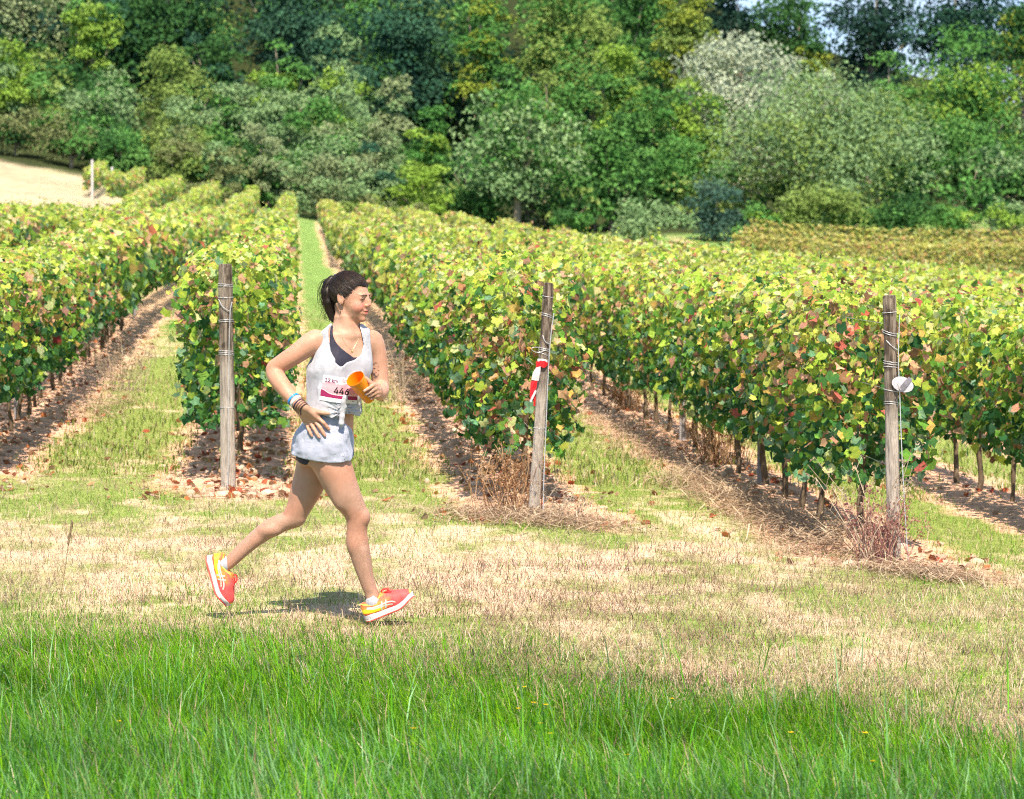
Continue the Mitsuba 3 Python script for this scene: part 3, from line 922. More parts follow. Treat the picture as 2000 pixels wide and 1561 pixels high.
# white plastic disc clipped to the wire of the right post
key = name_of('plastic_disc')
tag(key, 'white oval plastic disc with a folded clip, hanging on the right post wire', 'disc')
dc = px(1763, 751, Y3 - .07)
a = np.arange(36) / 36 * 2 * np.pi
rim = np.stack([np.cos(a) * .062, np.zeros(36), np.sin(a) * .042], 1)
rot = np.array(T().rotate([0, 1, 0], 18).rotate([0, 0, 1], -14).matrix)[:3, :3]
fr_, bk = rim @ rot.T + dc, (rim + [0, .006, 0]) @ rot.T + dc
v = np.vstack([fr_, bk, dc[None] + [0, -.003, 0], dc[None] + [0, .006, 0]])
i = np.arange(36)
j = (i + 1) % 36
f = np.vstack([np.stack([i, j, i * 0 + 72], 1), np.stack([j + 36, i + 36, i * 0 + 73], 1), np.stack([i, i + 36, j + 36], 1), np.stack([i, j + 36, j], 1)])
scene[key + '__plate'] = mikit.ply((v, f), 'mat_satin', uv=flat_uv(len(v), (.44, .44, .50)))
m = ribbon([[px(1775, 736, Y3 - .095), px(1783, 741, Y3 - .085)], [px(1764, 748, Y3 - .10), px(1772, 754, Y3 - .09)], [px(1757, 757, Y3 - .095), px(1764, 763, Y3 - .085)]], None, .003)
put(key + '__clip', m, 'mat_satin', uv=flat_uv(len(m[0]), (.24, .24, .30)))
m = tube([px(1754, 750, Y3 - .1), px(1757, 759, Y3 - .1), px(1757, 763, Y3 - .09)], .005, 6)
put(key + '__hook', m, 'mat_satin', smooth=True, uv=flat_uv(len(m[0]), (.45, .45, .5)))

# square grey stakes standing in the rows
for (sx, sy, sh, row, lab) in ((1488, 980, .9, 3, 'grey wooden stake inside the disc post row, nearest the camera'), (1334, 890, .9, 3, 'second grey stake inside the disc post row'),
                               (1224, 822, .9, 3, 'third grey stake inside the disc post row'), (33, 850, .9, 0, 'grey stake under the left vine row at the left picture edge'),
                               (262, 735, .9, 0, 'second grey stake under the left vine row'), (520, 690, .8, 0, 'hidden stake')):
    if lab == 'hidden stake':
        continue
    slope = (sx - 1000) / F_PX
    dep = ROWS[row] / (slope + SKEW)
    x = slope * dep
    key = name_of('vine_stake')
    tag(key, lab, 'stake', 'grey stakes standing in the vine rows')
    b = trimesh.creation.box((.056, .05, 1.35))
    b = b.subdivide().subdivide()
    v = np.array(b.vertices)
    v += (meshkit.noise(v * 30, 2)[:, None] - .5) * .004
    v += [x, dep, float(ground_at(x, dep)) + .62]
    m = (v, np.array(b.faces))
    put(key + '__shaft', m, 'mat_matte', smooth=25, uv=None)
    scene[key + '__shaft'] = mikit.ply(m, 'mat_matte', uv=flat_uv(len(v), (.29, .285, .31)))
# thin pale posts on the far rows
for (fx, fy0, fy1, dep, lab) in ((180, 312, 372, 150, 'far pale end post beside the dry field'), (219, 326, 364, 156, 'second far pale end post, right of the first'),
                                 (986, 466, 488, 62, 'short pale post poking out of the middle rows'), (1994, 446, 466, 171, 'small far post at the right picture edge')):
    t_, f_ = px(fx, fy0, dep), px(fx, fy1, dep)
    g = float(ground_at(f_[0], f_[1]))
    f_[2] = max(min(f_[2], g), f_[2] - .6)
    key = name_of('vine_stake')
    tag(key, lab, 'stake')
    m = tube([f_ - [0, 0, .1], (t_ + f_) / 2, t_], .06 if dep > 100 else .035, 8)
    put(key + '__shaft', m, 'mat_matte', smooth=40, uv=None)
    scene[key + '__shaft'] = mikit.ply(m, 'mat_matte', uv=flat_uv(len(m[0]), (.55, .54, .55)))


# clumps of dry weeds at the feet of the posts
def weed_clump(label, c, h, spread, n, cols, rng, seeds=True, lean=(0, 0)):
    key = name_of('dry_weed')
    tag(key, label, 'weed')
    st, tips = [], []
    for i in range(n):
        b = np.array([c[0] + rng.normal() * spread * .6, c[1] + rng.normal() * spread * .6, 0])
        b[2] = ground_at(b[0], b[1]) - .01
        L = h * rng.uniform(.45, 1.1)
        d = np.array([rng.normal() * .35 + lean[0], rng.normal() * .3 + lean[1], 1.0])
        d = d / np.linalg.norm(d)
        m1 = b + d * L * .5 + rng.normal(size=3) * .015
        t = b + d * L + np.array([rng.normal() * .12, rng.normal() * .1, -.04]) * L
        col = cols[rng.integers(len(cols))]
        st.append((tube(chaikin([b, m1, t], 1), np.linspace(.0032, .0014, 6), 4, cap=False), col))
        for q in range(rng.integers(2, 6)):
            s = lerp(m1, t, rng.random())
            e = s + unit(rng.normal(size=3) + [0, 0, .6]) * rng.uniform(.04, .13) * h
            st.append((tube([s, (s + e) / 2 + [0, 0, .005], e], .0013, 3, cap=False), col))
            tips.append(e)
    m, u = join_c(st)
    tag(key + '__stems', kind='stuff')
    put(key + '__stems', m, 'mat_matte', smooth=True, uv=u)
    if seeds and tips:
        tips = np.repeat(np.array(tips), 4, axis=0) + rng.normal(size=(len(tips) * 4, 3)) * .012
        k = len(tips)
        col = np.array(cols)[rng.integers(len(cols), size=k)] * rng.uniform(.8, 1.25, (k, 1))
        tag(key + '__seed_heads', kind='stuff')
        put(key + '__seed_heads', scatter(QUAD, tips, frames(rng.normal(size=(k, 3)), rng), rng.uniform(.008, .022, k)), 'mat_grass', uv=rep_uv(col.clip(0, .9), 4))
    return key


BRN = [(.30, .17, .09), (.42, .26, .14), (.24, .13, .08), (.52, .36, .22)]
PUR = [(.30, .14, .13), (.40, .22, .18), (.24, .10, .11), (.48, .34, .26)]
GRY = [(.40, .33, .25), (.52, .44, .34), (.34, .27, .21)]
weed_clump('brown dry weed clump left of the leaning tape post', px(985, 985, 19.5), .50, .15, 60, BRN, PR)
weed_clump('grey twiggy weed right of the leaning tape post foot', px(1085, 990, 19.0), .30, .09, 16, GRY, PR, lean=(.5, 0))
weed_clump('reddish dry weed thicket round the foot of the right disc post', px(1722, 1092, 17.2), .42, .13, 60, PUR, PR)
weed_clump('tall seedy pale weed leaning against the right disc post', px(1700, 1085, 17.15), .85, .05, 12, GRY, PR, lean=(-.15, 0))
weed_clump('brown bushy dry weed under the disc post row, in the middle', px(1400, 945, 24.2), .62, .16, 90, BRN, PR)
weed_clump('smaller brown dry weed further along the disc post row', px(1222, 850, 31), .42, .16, 60, BRN, PR)
weed_clump('pale dry grass tuft at the foot of the left vine row', px(235, 690, 31), .55, .18, 60, GRY, PR)
weed_clump('dry twig weed in the soil right of the runner', px(775, 790, 31), .6, .22, 50, GRY, PR)
# a lone seeding grass stalk at the left of the verge
key = name_of('grass_stalk')
tag(key, 'lone tall dark grass stalk with a seed head, left of the runner', 'grass stalk')
g = px(118, 1160, 14.9)
pts = [np.array([g[0], g[1], float(ground_at(g[0], g[1]))]), px(128, 1105, 14.9), px(134, 1060, 14.9), px(141, 1020, 14.9)]
m = tube(chaikin(pts, 2), .0022, 5)
put(key + '__stem', m, 'mat_matte', smooth=True, uv=flat_uv(len(m[0]), (.25, .20, .12)))
m = tube(chaikin([px(133, 1064, 14.9), px(137, 1045, 14.9), px(141, 1018, 14.9)], 2), .006, 6)
m = (m[0] + PR.normal(size=m[0].shape) * .002, m[1])
put(key + '__seed_head', m, 'mat_matte', smooth=True, uv=flat_uv(len(m[0]), (.20, .15, .09)))
# ------------------------------------------------------------------ the wooded hillside
TREE_PAL = dict(
    sage=((.17, .31, .14), (.27, .41, .20)), dark=((.035, .11, .04), (.07, .18, .055)), teal=((.03, .105, .07), (.07, .17, .10)),
    olive=((.17, .28, .07), (.26, .37, .11)), silver=((.36, .44, .32), (.47, .55, .42)), lime=((.19, .35, .05), (.28, .44, .09)),
    green=((.07, .225, .055), (.145, .325, .09)), grey=((.21, .29, .15), (.31, .39, .21)), brown=((.16, .20, .085), (.24, .29, .13)),
    yellow=((.19, .28, .04), (.28, .35, .065)), blue=((.05, .125, .10), (.10, .19, .14)), navy=((.015, .055, .045), (.04, .095, .065)))


def make_tree(x0, y0, x1, y1, depth, pal, name, label, category, rng, group=None, trunk=False, leaf=.22, dens=1.0, mix=None, gaps=.0, bark=(.30, .26, .2)):
    """A crown that fills this box of the photograph at this depth, with its own thickness."""
    a, b = px(x0, y1, depth), px(x1, y0, depth)
    cx, cz = (a[0] + b[0]) / 2, (a[2] + b[2]) / 2
    rx, rz = (b[0] - a[0]) / 2, (b[2] - a[2]) / 2
    ry = rx * .85
    leaf = max(leaf * 1.2, .185)
    key = name_of(name)
    tag(key, label, category, group)
    g = float(ground_at(cx, depth))
    if not trunk and cz - rz > g:                   # bushy down to the ground
        zt = cz + rz
        zb = max(g - (.22 * (zt - g) if category == 'shrub' else -.1), zt - 2 * rz * (3.0 if category == 'shrub' else 2.3 if depth < 194 else 1.6))
        cz, rz = (zt + zb) / 2, (zt - zb) / 2
    nclump = int(np.clip(10 + rx * rz * 4, 14, 90))
    u = unit(rng.normal(size=(nclump, 3)))
    u[:, 1] = -np.abs(u[:, 1]) * np.where(rng.random(nclump) < .75, 1, -1)
    rad = (rng.random(nclump) ** .5 * .88)[:, None]
    cc = np.array([cx, depth, cz]) + u * rad * [rx, ry, rz]
    cr = rng.uniform(.28, .46, nclump) * min(rx, rz * 1.3) * (1.35 if nclump < 26 else 1.1)
    need = dens * 3.5 * math.pi * rx * rz / (.5 * leaf ** 2)
    per = np.maximum(10, need * cr ** 2 / (cr ** 2).sum()).astype(int)
    which = np.repeat(np.arange(nclump), per)
    n = len(which)
    v = unit(rng.normal(size=(n, 3)))
    v[:, 2] = np.where(v[:, 2] < -.3, -v[:, 2], v[:, 2])
    v[:, 1] = np.where((v[:, 1] > .2) & (rng.random(n) < .5), -v[:, 1], v[:, 1])
    rr = (rng.random(n) ** .38)[:, None]
    lump = 1 + .5 * (meshkit.noise(v * 2.3 + which[:, None] * 3.7, 3) - .5)
    c = cc[which] + v * rr * cr[which][:, None] * [1.1, 1.0, .82] * lump[:, None]
    base = ground_at(c[:, 0], c[:, 1]) + .1
    ok = c[:, 2] > base
    c, v, which, rr = c[ok], v[ok], which[ok], rr[ok]
    n = len(c)
    nrm = v + .55 * rng.normal(size=(n, 3)) + [0, 0, .25]
    lo, hi = (np.array(q) * .95 for q in TREE_PAL[pal])
    tone = rng.random(nclump)[which]
    col = lo + (hi - lo) * (tone * .75 + .35 * rng.random(n))[:, None]
    if mix:
        lo2, hi2 = (np.array(q) * .95 for q in TREE_PAL[mix])
        m = (rng.random(nclump) < .33)[which]
        col[m] = (lo2 + (hi2 - lo2) * rng.random(n)[:, None])[m]
    col = col * (1 + .16 * rng.normal(size=(n, 1))).clip(.6, 1.5)
    sz = leaf * rng.uniform(.6, 1.35, n)
    put(key + '__crown', scatter(QUAD, c, frames(nrm, rng), sz), 'mat_far_leaf', uv=rep_uv(col.clip(.008, .8), 4))
    # trunk and limbs
    items = []
    th = max(.3, cz - g)
    r0 = float(np.clip(.035 * (b[2] - a[2]), .04, .22))
    j = np.linspace(0, 1, 6)
    wob = np.cumsum(rng.normal(size=(6, 2)) * .03 * th, axis=0) * .35
    spine = np.stack([cx + wob[:, 0], depth + wob[:, 1], g - .2 + j * (th + .2)], 1)
    items.append(tube(spine, r0 * (1.15 - .7 * j), 7))
    for q in range(min(6, nclump)):
        s = spine[rng.integers(2, 5)]
        e = cc[rng.integers(nclump)]
        m = (s + e) / 2 + [0, 0, -.1 * np.linalg.norm(e - s)]
        items.append(tube(chaikin([s, m, e], 2), r0 * .3, 5))
    m = join(items)
    put(key + '__trunk', m, 'mat_matte', smooth=True, uv=flat_uv(len(m[0]), bark))
    return key


TR = np.random.default_rng(77)
PLANTS = [
    # x0, y0, x1, y1, depth, palette, name, label, category, options
    (895, 165, 1130, 425, 172, 'sage', 'tree', 'pale green rounded tree with bare grey trunk, centre of the wood edge', 'tree', dict(trunk=True, mix='green')),
    (1115, 205, 1275, 440, 175, 'green', 'tree', 'dark green tree with leaning pale trunk, right beside the pale rounded tree', 'tree', dict(trunk=True, mix='dark')),
    (1365, 150, 1860, 445, 176, 'sage', 'broad_shrub', 'huge dome shaped grey olive shrub at right below the silver willow', 'shrub', dict(mix='olive', leaf=.17)),
    (1325, 25, 1565, 200, 186, 'silver', 'willow_tree', 'silver grey willow crown high above the olive dome shrub', 'tree', dict(leaf=.2)),
    (1545, 125, 1680, 225, 187, 'silver', 'willow_tree', 'smaller silver grey willow crown just below the sky gap', 'tree', dict(leaf=.2)),
    (1340, 340, 1455, 445, 166, 'blue', 'shrub', 'dark blue green round shrub in front of the olive dome', 'shrub', dict(leaf=.15)),
    (1180, 395, 1350, 470, 163, 'sage', 'shrub', 'low grey green spreading shrub left of the blue green shrub', 'shrub', dict(leaf=.14)),
    (1505, 335, 1700, 440, 165, 'olive', 'shrub', 'feathery olive beige shrub at the foot of the dome shrub', 'shrub', dict(leaf=.14, mix='sage')),
    (1675, 365, 1815, 440, 166, 'dark', 'shrub', 'dark green low shrub right of the feathery olive shrub', 'shrub', dict(leaf=.15, mix='green')),
    (1440, 395, 1530, 460, 164, 'green', 'shrub', 'small bright green shrub between the blue green and feathery shrubs', 'shrub', dict(leaf=.13, mix='lime')),
    (765, 290, 885, 410, 168, 'lime', 'shrub', 'yellow green bush left of the pale rounded tree', 'shrub', dict(leaf=.15)),
    (555, 235, 715, 405, 168, 'grey', 'shrub', 'grey green rounded bush at the head of the grass alley', 'shrub', dict(leaf=.15, mix='sage')),
    (690, 260, 790, 410, 172, 'teal', 'shrub', 'dark bluish bush right of the grey green rounded bush', 'shrub', dict(leaf=.16, mix='sage')),
    (395, 270, 490, 390, 170, 'brown', 'shrub', 'brownish bush above the far row ends', 'shrub', dict(leaf=.15, mix='sage')),
    (470, 225, 575, 400, 172, 'grey', 'shrub', 'pale grey green bush between the brownish and grey rounded bushes', 'shrub', dict(leaf=.15, mix='green')),
    (285, 235, 405, 360, 173, 'olive', 'shrub', 'olive and straw coloured bush behind the far row ends', 'shrub', dict(leaf=.15, mix='brown')),
    (175, 240, 300, 345, 173, 'green', 'shrub', 'dark green bush behind the first far end post', 'shrub', dict(leaf=.15, mix='dark')),
    (85, 225, 195, 335, 174, 'brown', 'bramble_thicket', 'brown bramble thicket along the dry field', 'bramble', dict(leaf=.14, mix='green')),
    (-40, 215, 100, 315, 175, 'brown', 'bramble_thicket', 'reddish brown bramble thicket at the left picture edge', 'bramble', dict(leaf=.14, mix='dark')),
    (255, 85, 425, 235, 182, 'olive', 'shrub', 'large olive bush on the slope at upper left', 'shrub', dict(leaf=.17)),
    (120, 130, 270, 250, 181, 'sage', 'shrub', 'pale green bush left of the large olive bush', 'shrub', dict(leaf=.17, mix='green')),
    (-50, 55, 75, 225, 181, 'lime', 'shrub', 'yellow green bush at the left picture edge', 'shrub', dict(leaf=.17, mix='sage')),
    (40, 115, 150, 230, 180, 'green', 'shrub', 'mid green bush right of the yellow green left edge bush', 'shrub', dict(leaf=.17, mix='olive')),
    (395, 140, 520, 270, 182, 'sage', 'shrub', 'soft green bush right of the large olive bush', 'shrub', dict(leaf=.17, mix='green')),
    (490, 60, 610, 190, 188, 'green', 'tree', 'mid green sapling crown below the dark top wood, left of centre', 'tree', dict(leaf=.19, mix='lime')),
    (590, 125, 735, 265, 181, 'lime', 'tree', 'fresh light green young tree above the grey rounded bush', 'tree', dict(leaf=.17, mix='sage')),
    (730, 105, 815, 290, 182, 'grey', 'tree', 'grey green young tree left of the dark ivy clad trees', 'tree', dict(leaf=.18, mix='sage')),
    (780, 170, 900, 310, 178, 'green', 'shrub', 'light green bush at the foot of the dark ivy clad trees', 'shrub', dict(leaf=.17, mix='lime')),
    (690, -60, 910, 215, 196, 'teal', 'tree', 'tall dark teal ivy clad tree at top centre', 'tree', dict(leaf=.22, mix='navy')),
    (885, -30, 1010, 180, 194, 'green', 'tree', 'green tree with yellowish sprays right of the tall dark teal tree', 'tree', dict(leaf=.2, mix='yellow')),
    (1000, -70, 1190, 130, 199, 'olive', 'tree', 'olive yellow tree with thin pale stems at the top edge', 'tree', dict(leaf=.2, mix='green')),
    (1150, 45, 1280, 205, 190, 'green', 'tree', 'bright green pyramid shaped tree right of centre', 'tree', dict(leaf=.19, mix='lime')),
    (1000, 110, 1170, 260, 186, 'green', 'tree', 'mid green tree behind the pale rounded tree', 'tree', dict(leaf=.19, mix='olive')),
    (1275, -60, 1405, 130, 198, 'yellow', 'tree', 'yellow ochre tree left of the silver willow', 'tree', dict(leaf=.2, mix='olive')),
    (1180, -80, 1300, 90, 203, 'green', 'tree', 'green tree at the top edge above the bright pyramid tree', 'tree', dict(leaf=.21, mix='dark')),
    (1270, 140, 1425, 285, 184, 'lime', 'tree', 'yellow green tree below and left of the silver willow', 'tree', dict(leaf=.18, mix='green')),
    (1200, 170, 1330, 350, 182, 'green', 'tree', 'deep green tree between the leaning pale trunk tree and the dome', 'tree', dict(leaf=.18, mix='dark')),
    (1260, 270, 1400, 430, 180, 'green', 'tree', 'shaded green tree behind the blue green shrub', 'tree', dict(leaf=.18, mix='dark')),
    (470, -50, 700, 110, 199, 'teal', 'tree', 'dark blue green tree along the top edge, left of centre', 'tree', dict(leaf=.22, mix='navy')),
    (225, -60, 470, 110, 199, 'dark', 'tree', 'dark green tree along the top edge, upper left', 'tree', dict(leaf=.22, mix='navy')),
    (125, -30, 235, 90, 194, 'lime', 'tree', 'yellow green tree crown near the upper left corner', 'tree', dict(leaf=.2, mix='green')),
    (-60, -60, 145, 110, 197, 'grey', 'tree', 'grey green tree in the upper left corner', 'tree', dict(leaf=.21, mix='dark')),
    (590, 20, 720, 150, 192, 'teal', 'tree', 'bluish tree between the two dark top edge trees', 'tree', dict(leaf=.2, mix='sage')),
    (350, 40, 490, 160, 191, 'dark', 'tree', 'shadowy dark tree behind the large olive bush', 'tree', dict(leaf=.2, mix='teal')),
    (1600, -120, 1790, 130, 218, 'navy', 'tree', 'tall sparse dark tree against the sky gap at upper right', 'tree', dict(leaf=.22, dens=.6)),
    (1760, -90, 1960, 120, 214, 'navy', 'tree', 'dark blue green tree right of the sparse tree', 'tree', dict(leaf=.24, mix='teal', dens=.95)),
    (1480, -40, 1620, 110, 224, 'dark', 'tree', 'dark sparse tree behind the silver willow', 'tree', dict(leaf=.22, dens=.7)),
    (1395, -60, 1500, 60, 222, 'navy', 'tree', 'thin dark treetop at the top edge left of the sky gap', 'tree', dict(leaf=.22, dens=.8)),
    (1540, 60, 1640, 180, 205, 'yellow', 'tree', 'ochre treetop peeping out behind the silver willow', 'tree', dict(leaf=.2, mix='dark')),
    (1655, 95, 1820, 265, 192, 'green', 'tree', 'mid green tree with yellow tips right of the sky gap', 'tree', dict(leaf=.19, mix='olive')),
    (1775, 60, 2010, 250, 190, 'green', 'tree', 'big leafy green tree near the right picture edge', 'tree', dict(leaf=.19, mix='lime')),
    (1930, -40, 2080, 160, 202, 'dark', 'tree', 'dark tree in the upper right corner', 'tree', dict(leaf=.21, mix='yellow')),
    (1820, 200, 2010, 410, 181, 'green', 'tree', 'dark green tree with hanging branches at the right, below the big leafy tree', 'tree', dict(leaf=.18, mix='dark')),
    (1960, 220, 2090, 420, 179, 'sage', 'shrub', 'grey green bush cut by the right picture edge', 'shrub', dict(leaf=.16, mix='green')),
    (1700, 190, 1850, 330, 185, 'dark', 'tree', 'shaded dark tree between the dome shrub and the hanging tree', 'tree', dict(leaf=.19, mix='green')),
]
PLANTS += [
    (1330, -70, 1440, 70, 224, 'navy', 'tree', 'dark treetop at the top edge right of the yellow green tree', 'tree', dict(leaf=.24)),
    (1250, -80, 1360, 40, 226, 'green', 'tree', 'green treetop at the top edge above the yellow green tree', 'tree', dict(leaf=.24)),
    (1490, 415, 1600, 470, 166, 'lime', 'shrub', 'bright green low bush on the bank, first from the left above the far vine block', 'shrub', dict(leaf=.15, mix='green')),
    (1585, 412, 1700, 466, 166, 'green', 'shrub', 'low green bush on the bank, second from the left above the far vine block', 'shrub', dict(leaf=.15, mix='lime')),
    (1690, 408, 1800, 462, 167, 'lime', 'shrub', 'low yellow green bush on the bank, third from the left above the far vine block', 'shrub', dict(leaf=.15, mix='sage')),
    (1790, 402, 1910, 452, 168, 'green', 'shrub', 'low green bush on the bank, fourth from the left above the far vine block', 'shrub', dict(leaf=.15, mix='lime')),
    (1900, 398, 2040, 448, 168, 'sage', 'shrub', 'pale low bush on the bank at the right picture edge', 'shrub', dict(leaf=.15, mix='lime')),
    (470, 150, 620, 300, 179, 'sage', 'shrub', 'soft grey green bush below the mid green sapling', 'shrub', dict(leaf=.17, mix='green')),
    (560, 170, 700, 320, 177, 'green', 'shrub', 'fresh green bush behind the grey green rounded bush', 'shrub', dict(leaf=.17, mix='sage')),
    (640, 190, 800, 330, 178, 'sage', 'shrub', 'pale bluish green bush above the yellow green bush', 'shrub', dict(leaf=.17, mix='grey')),
    (300, 180, 440, 300, 177, 'sage', 'shrub', 'grey green bush below the large olive bush', 'shrub', dict(leaf=.17, mix='olive')),
    (1640, -60, 1800, 150, 226, 'navy', 'tree', 'dark airy tree just right of the sky gap, behind the tall sparse tree', 'tree', dict(leaf=.26, dens=.7)),
    (1850, -70, 2050, 140, 228, 'navy', 'tree', 'dark tree behind the upper right corner trees', 'tree', dict(leaf=.26, dens=.8)),
    (1420, -60, 1590, 130, 230, 'dark', 'tree', 'dark tree filling the gap behind the silver willow top', 'tree', dict(leaf=.26, dens=.7)),
    (1480, 412, 1740, 462, 167, 'lime', 'hedge', 'long low green hedge on the bank above the far vine block', 'hedge', dict(leaf=.16, mix='green')),
    (1720, 402, 2060, 448, 171, 'green', 'hedge', 'long green hedge running out of the right picture edge', 'hedge', dict(leaf=.16, mix='lime')),
    (600, 385, 900, 432, 169, 'olive', 'bramble_thicket', 'low olive bramble strip at the far ends of the middle rows', 'bramble', dict(leaf=.15, mix='brown')),
    (330, 355, 470, 400, 168, 'brown', 'bramble_thicket', 'low brown bramble strip above the far row tops', 'bramble', dict(leaf=.14, mix='olive')),
    (1060, 405, 1190, 462, 170, 'dark', 'shrub', 'dark low undergrowth between the two trunks', 'shrub', dict(leaf=.16, mix='green')),
    (860, 330, 1000, 435, 174, 'dark', 'shrub', 'dark shrub in the shade left of the bare grey trunk', 'shrub', dict(leaf=.17, mix='green')),
]
for p in PLANTS:
    opt = dict(p[9])
    make_tree(*p[:6], p[6], p[7], p[8], TR, **opt)
# the wood goes on up the slope behind them and past the frame on both sides
LOOK = dict(dark='dark green', green='mid green', teal='bluish green', olive='olive', navy='very dark', sage='pale grey green', grey='grey')


def side_of(x):
    return 'at the left' if x < 500 else 'left of centre' if x < 900 else 'right of centre' if x < 1350 else 'at the right'


def fill(n, d0, d1, w, h, pals, name, what, leaf, keep):
    for i in range(n):
        xx, dep = TR.uniform(-420, 2420), TR.uniform(d0, d1)
        if not keep(xx, dep):
            continue
        pal = pals[TR.integers(len(pals))]
        base = float(ground_at((xx - 1000) / F_PX * dep, dep))
        yb = HORIZON - (base - ZC) * F_PX / dep
        hh = TR.uniform(*h)
        if yb - hh < 150 and xx > 1290:
            hh = max(60, yb - 150)
        ww = TR.uniform(*w)
        make_tree(xx - ww, yb - hh, xx + ww, yb + 8, dep, pal, name, f'half hidden {LOOK[pal]} {what}, {side_of(xx)}', name, TR, group=f'{LOOK[pal]} {name}s {side_of(xx)}', leaf=leaf, mix='dark', dens=.55)


fill(95, 196, 228, (62, 110), (150, 240), ['dark', 'green', 'teal', 'olive', 'navy', 'green', 'dark'], 'tree', 'tree of the dense wood up the slope', .36, lambda x, d: not (1290 < x < 1760))
fill(120, 172, 198, (50, 90), (70, 130), ['green', 'sage', 'dark', 'olive', 'grey', 'green'], 'shrub', 'undergrowth shrub among the trees on the slope', .28, lambda x, d: x < 1300 or d < 186)
fill(60, 226, 290, (80, 130), (170, 250), ['dark', 'navy', 'green', 'teal'], 'tree', 'tree at the top of the wooded slope', .42, lambda x, d: x < 1290)
# ------------------------------------------------------------------ the runner: volumes first, then meshes
from scipy.ndimage import map_coordinates
RD = 14.0


def Q(x, y, dy=0.0):
    return px(x, y, RD + dy)


